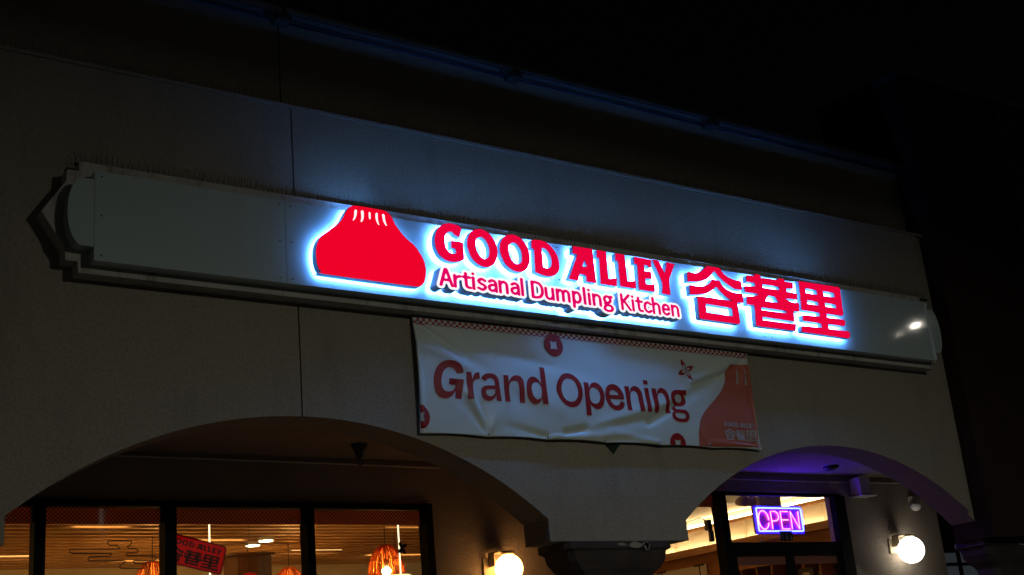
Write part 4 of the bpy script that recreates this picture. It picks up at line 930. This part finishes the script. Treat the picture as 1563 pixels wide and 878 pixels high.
def printed(name, groups, material, parent, lift=0.0040, kind=None, cell=0.02):
    """ink on the cloth: the flat shape cut into a grid and laid over the folds"""
    bm = bmesh.new()
    for g in groups: face_bm(bm, g, 0.0)
    xs = [v.co.x for v in bm.verts]; zs = [v.co.z for v in bm.verts]
    for axis, a, b in ((0, min(xs), max(xs)), (2, min(zs), max(zs))):
        k = math.floor(a/cell)+1
        while k*cell < b:
            co = Vector((k*cell, 0, 0)) if axis == 0 else Vector((0, 0, k*cell)); no = Vector((1, 0, 0)) if axis == 0 else Vector((0, 0, 1))
            bmesh.ops.bisect_plane(bm, geom=bm.verts[:]+bm.edges[:]+bm.faces[:], plane_co=co, plane_no=no); k += 1
    for v in bm.verts: v.co.y = cloth_y(v.co.x, v.co.z)-lift
    o = finish(name, bm, material, parent, kind, smooth=True, recalc=False); return o
BORD = {'Grand': ['G', 'r', 'a', 'n1', 'd'], 'Opening': ['O', 'p', 'e', 'n2', 'i', 'i_dot', 'n3', 'g']}
for w, ks in BORD.items():
    for k in ks:
        if k == 'i_dot': continue
        gs = [[smooth_loop(l, 40, 3) for l in BANNER_SHAPES[k]]]
        if k == 'i': gs.append([smooth_loop(l, 40, 3) for l in BANNER_SHAPES['i_dot']])
        printed('printed_letter', gs, 'print_red', cl)
for i in range(4): printed('flower_petal', [[smooth_loop(l, 60, 2) for l in BANNER_SHAPES['petal%d' % i]]], 'print_red', cl)
dmp = [p if p[0] < 9.34 else (min(p[0], BX1+edge_x(p[1])[1]-0.003), max(p[1], BZ0+0.008)) for p in smooth_loop(BANNER_SHAPES['dump'][0], 50, 3)]
printed('printed_dumpling', [[[(x, max(z, BZ0+0.008)) for x, z in dmp]]], 'print_terracotta', cl)
for k in ('mark1', 'mark2'): printed('printed_pleat', [[smooth_loop(l, 60, 2) for l in BANNER_SHAPES[k]]], 'print_grey', cl, 0.0075)
for g in remap(WORD, (8.868, 9.285, 3.950, 4.000)): printed('printed_name_letter', [g], 'print_grey', cl, 0.011)
for g in remap(HAN, (8.868, 9.296, 3.822, 3.930)): printed('printed_name_character', [g], 'print_grey', cl, 0.011)
def emblem(cx, cz, rad, clip):
    circ = [(cx+rad*math.cos(R(a)), cz+rad*math.sin(R(a))) for a in range(0, 360, 8)]
    star = []
    for q in range(4):
        for s in range(6):
            a = R(45+90*q+90*s/6); k = 0.52*(1-0.42*math.sin(math.pi*s/6)); star.append((cx+rad*k*math.cos(a), cz+rad*k*math.sin(a)))
    x0, z0 = clip
    bm_ = [[(max(x, x0), max(z, z0)) for x, z in circ], [(max(x, x0), max(z, z0)) for x, z in star]]
    return bm_
printed('printed_emblem', [emblem(6.864, 4.606, 0.104, (0, 0))], 'print_red', cl, 0.0075)
def half_emblem(cx, cz, rad, axis, lim):
    """emblem cut off by the banner's edge"""
    circ, star = emblem(cx, cz, rad, (-9, -9))
    bm = bmesh.new(); face_bm(bm, [circ, star], 0.0)
    co = Vector((lim, 0, 0)) if axis == 0 else Vector((0, 0, lim)); no = Vector((1, 0, 0)) if axis == 0 else Vector((0, 0, 1))
    bmesh.ops.bisect_plane(bm, geom=bm.verts[:]+bm.edges[:]+bm.faces[:], plane_co=co, plane_no=no, clear_inner=True)
    for k in range(12):
        for ax, c in ((0, cx), (2, cz)):
            p = c-rad+2*rad*(k+0.5)/12; co = Vector((p, 0, 0)) if ax == 0 else Vector((0, 0, p)); no = Vector((1, 0, 0)) if ax == 0 else Vector((0, 0, 1))
            bmesh.ops.bisect_plane(bm, geom=bm.verts[:]+bm.edges[:]+bm.faces[:], plane_co=co, plane_no=no)
    for v in bm.verts: v.co.y = cloth_y(v.co.x, v.co.z)-0.0040
    return finish('printed_emblem', bm, 'print_red', cl, smooth=True, recalc=False)
half_emblem(5.404, 3.873, 0.102, 0, BX0+0.008)
half_emblem(8.239, 3.760, 0.100, 2, BZ0+0.009)
sq = 0.0302; gs = []
x = BX0+0.004; i = 0
while x+sq < BX1-0.022:
    for j, (za, zb) in enumerate(((4.706, 4.732), (4.684, 4.706), (4.676, 4.684))):
        if (i+j) % 2: gs.append([[(x, za), (x+sq, za), (x+sq, zb), (x, zb)]])
    x += sq; i += 1
bm = bmesh.new()
for g in gs:
    vs_ = [bm.verts.new((px, cloth_y(px, pz)-0.0040, pz)) for px, pz in g[0]]; bm.faces.new(vs_)
ck = finish('checker_border', bm, 'print_red', cl, kind='stuff', recalc=False)
for gx, gz in ((5.437, 3.760), (6.081, 3.760), (6.729, 3.758), (7.355, 3.758), (8.006, 3.757), (8.639, 3.760), (9.345, 3.762), (5.447, 4.705), (6.278, 4.705), (6.86, 4.718), (7.5, 4.715), (8.1, 4.715), (8.7, 4.715), (9.335, 4.70)):
    gy = cloth_y(gx, gz)
    big = gx in (5.437, 8.006, 9.345, 6.729)
    g = lathe('grommet', (gx, gy-0.004, gz), [(0.006, 0.002), (0.007, -0.001), (0.020 if big else 0.010, -0.001), (0.023 if big else 0.012, 0.003)], 'white_plastic' if big else 'grommet', bn, seg=14, axis='Y')
    lathe('screw_head', (gx, gy-0.005, gz), [(0.0055, 0.0), (0.0045, -0.004), (0.0005, -0.005)], 'dark_plastic', g, seg=8, axis='Y')
# dark green tile set on its corner, peeking out under the banner
tl = thing('diamond_tile', 'dark green diamond tile on the wall just under the banner', 'tile', (7.467, -0.005, 3.64))
solid_obj('tile', [[(7.467, 3.642), (7.575, 3.75), (7.467, 3.858), (7.359, 3.75)]], -0.006, 0.01, 'green_tile', tl)

# ================================================================== PARKING LOT LAMPS (behind and beside the viewer; the last is added fill)
def lot_lamp(x, y, h, label, power, aim=None):
    t = thing('parking_lot_lamp', label, 'lamp post', (x, y, 0), 'lamp posts of the parking lot')
    lathe('concrete_footing', (x, y, 0.001), [(0.3, 0), (0.3, 0.7), (0.26, 0.74)], 'concrete', t, seg=20)
    lathe('pole', (x, y, 0.742), [(0.09, 0), (0.06, h-0.85)], 'dark_plastic', t, seg=14)
    hd = box('lamp_head', x-0.25, x+0.25, y-0.18, y+0.18, h, h+0.16, 'dark_plastic', t, bevel=0.03)
    return t, hd
t, hd = lot_lamp(7.5, -10.5, 7.0, 'tall lamp post in the parking lot facing the shop', 300)
la = bpy.data.lights.new('lamp_light', 'AREA'); la.energy = 370; la.color = (1.0, 1.0, 0.86); la.size = 0.35
lo = bpy.data.objects.new('lamp_light', la); COL.objects.link(lo); lo.parent = t; lo.location = (0, 0, 6.985); lo.rotation_euler = (0, 0, 0)
box('lamp_glass', 7.3, 7.7, -10.63, -10.37, 6.987, 6.999, 'white_plastic', t)
t, hd = lot_lamp(31.63, -14.41, 11.40, 'lamp post with a bright round head at the far side of the lot', 0)
lathe('lamp_globe', (31.63, -14.41, 11.19), sphere_profile(0.075, 12), 'lamp_lens', t, seg=20)
t, hd = lot_lamp(42.9, -23.35, 14.57, 'distant lamp post with a small bright head', 0)
lathe('lamp_globe', (42.9, -23.35, 14.46), sphere_profile(0.04, 12), 'lamp_lens', t, seg=20)
t, hd = lot_lamp(-15.0, -13.0, 8.0, 'unseen fill lamp post added beyond the window with the cloud decal', 0)  # added out of view to fill the left-facing sides of the sign frame
la = bpy.data.lights.new('lamp_light', 'AREA'); la.energy = 150; la.color = (1.0, 1.0, 0.9); la.size = 0.35
lo = bpy.data.objects.new('lamp_light', la); COL.objects.link(lo); lo.parent = t; lo.location = (0, 0, 7.985)
box('lamp_glass', -15.2, -14.8, -13.13, -12.87, 7.987, 7.999, 'white_plastic', t)
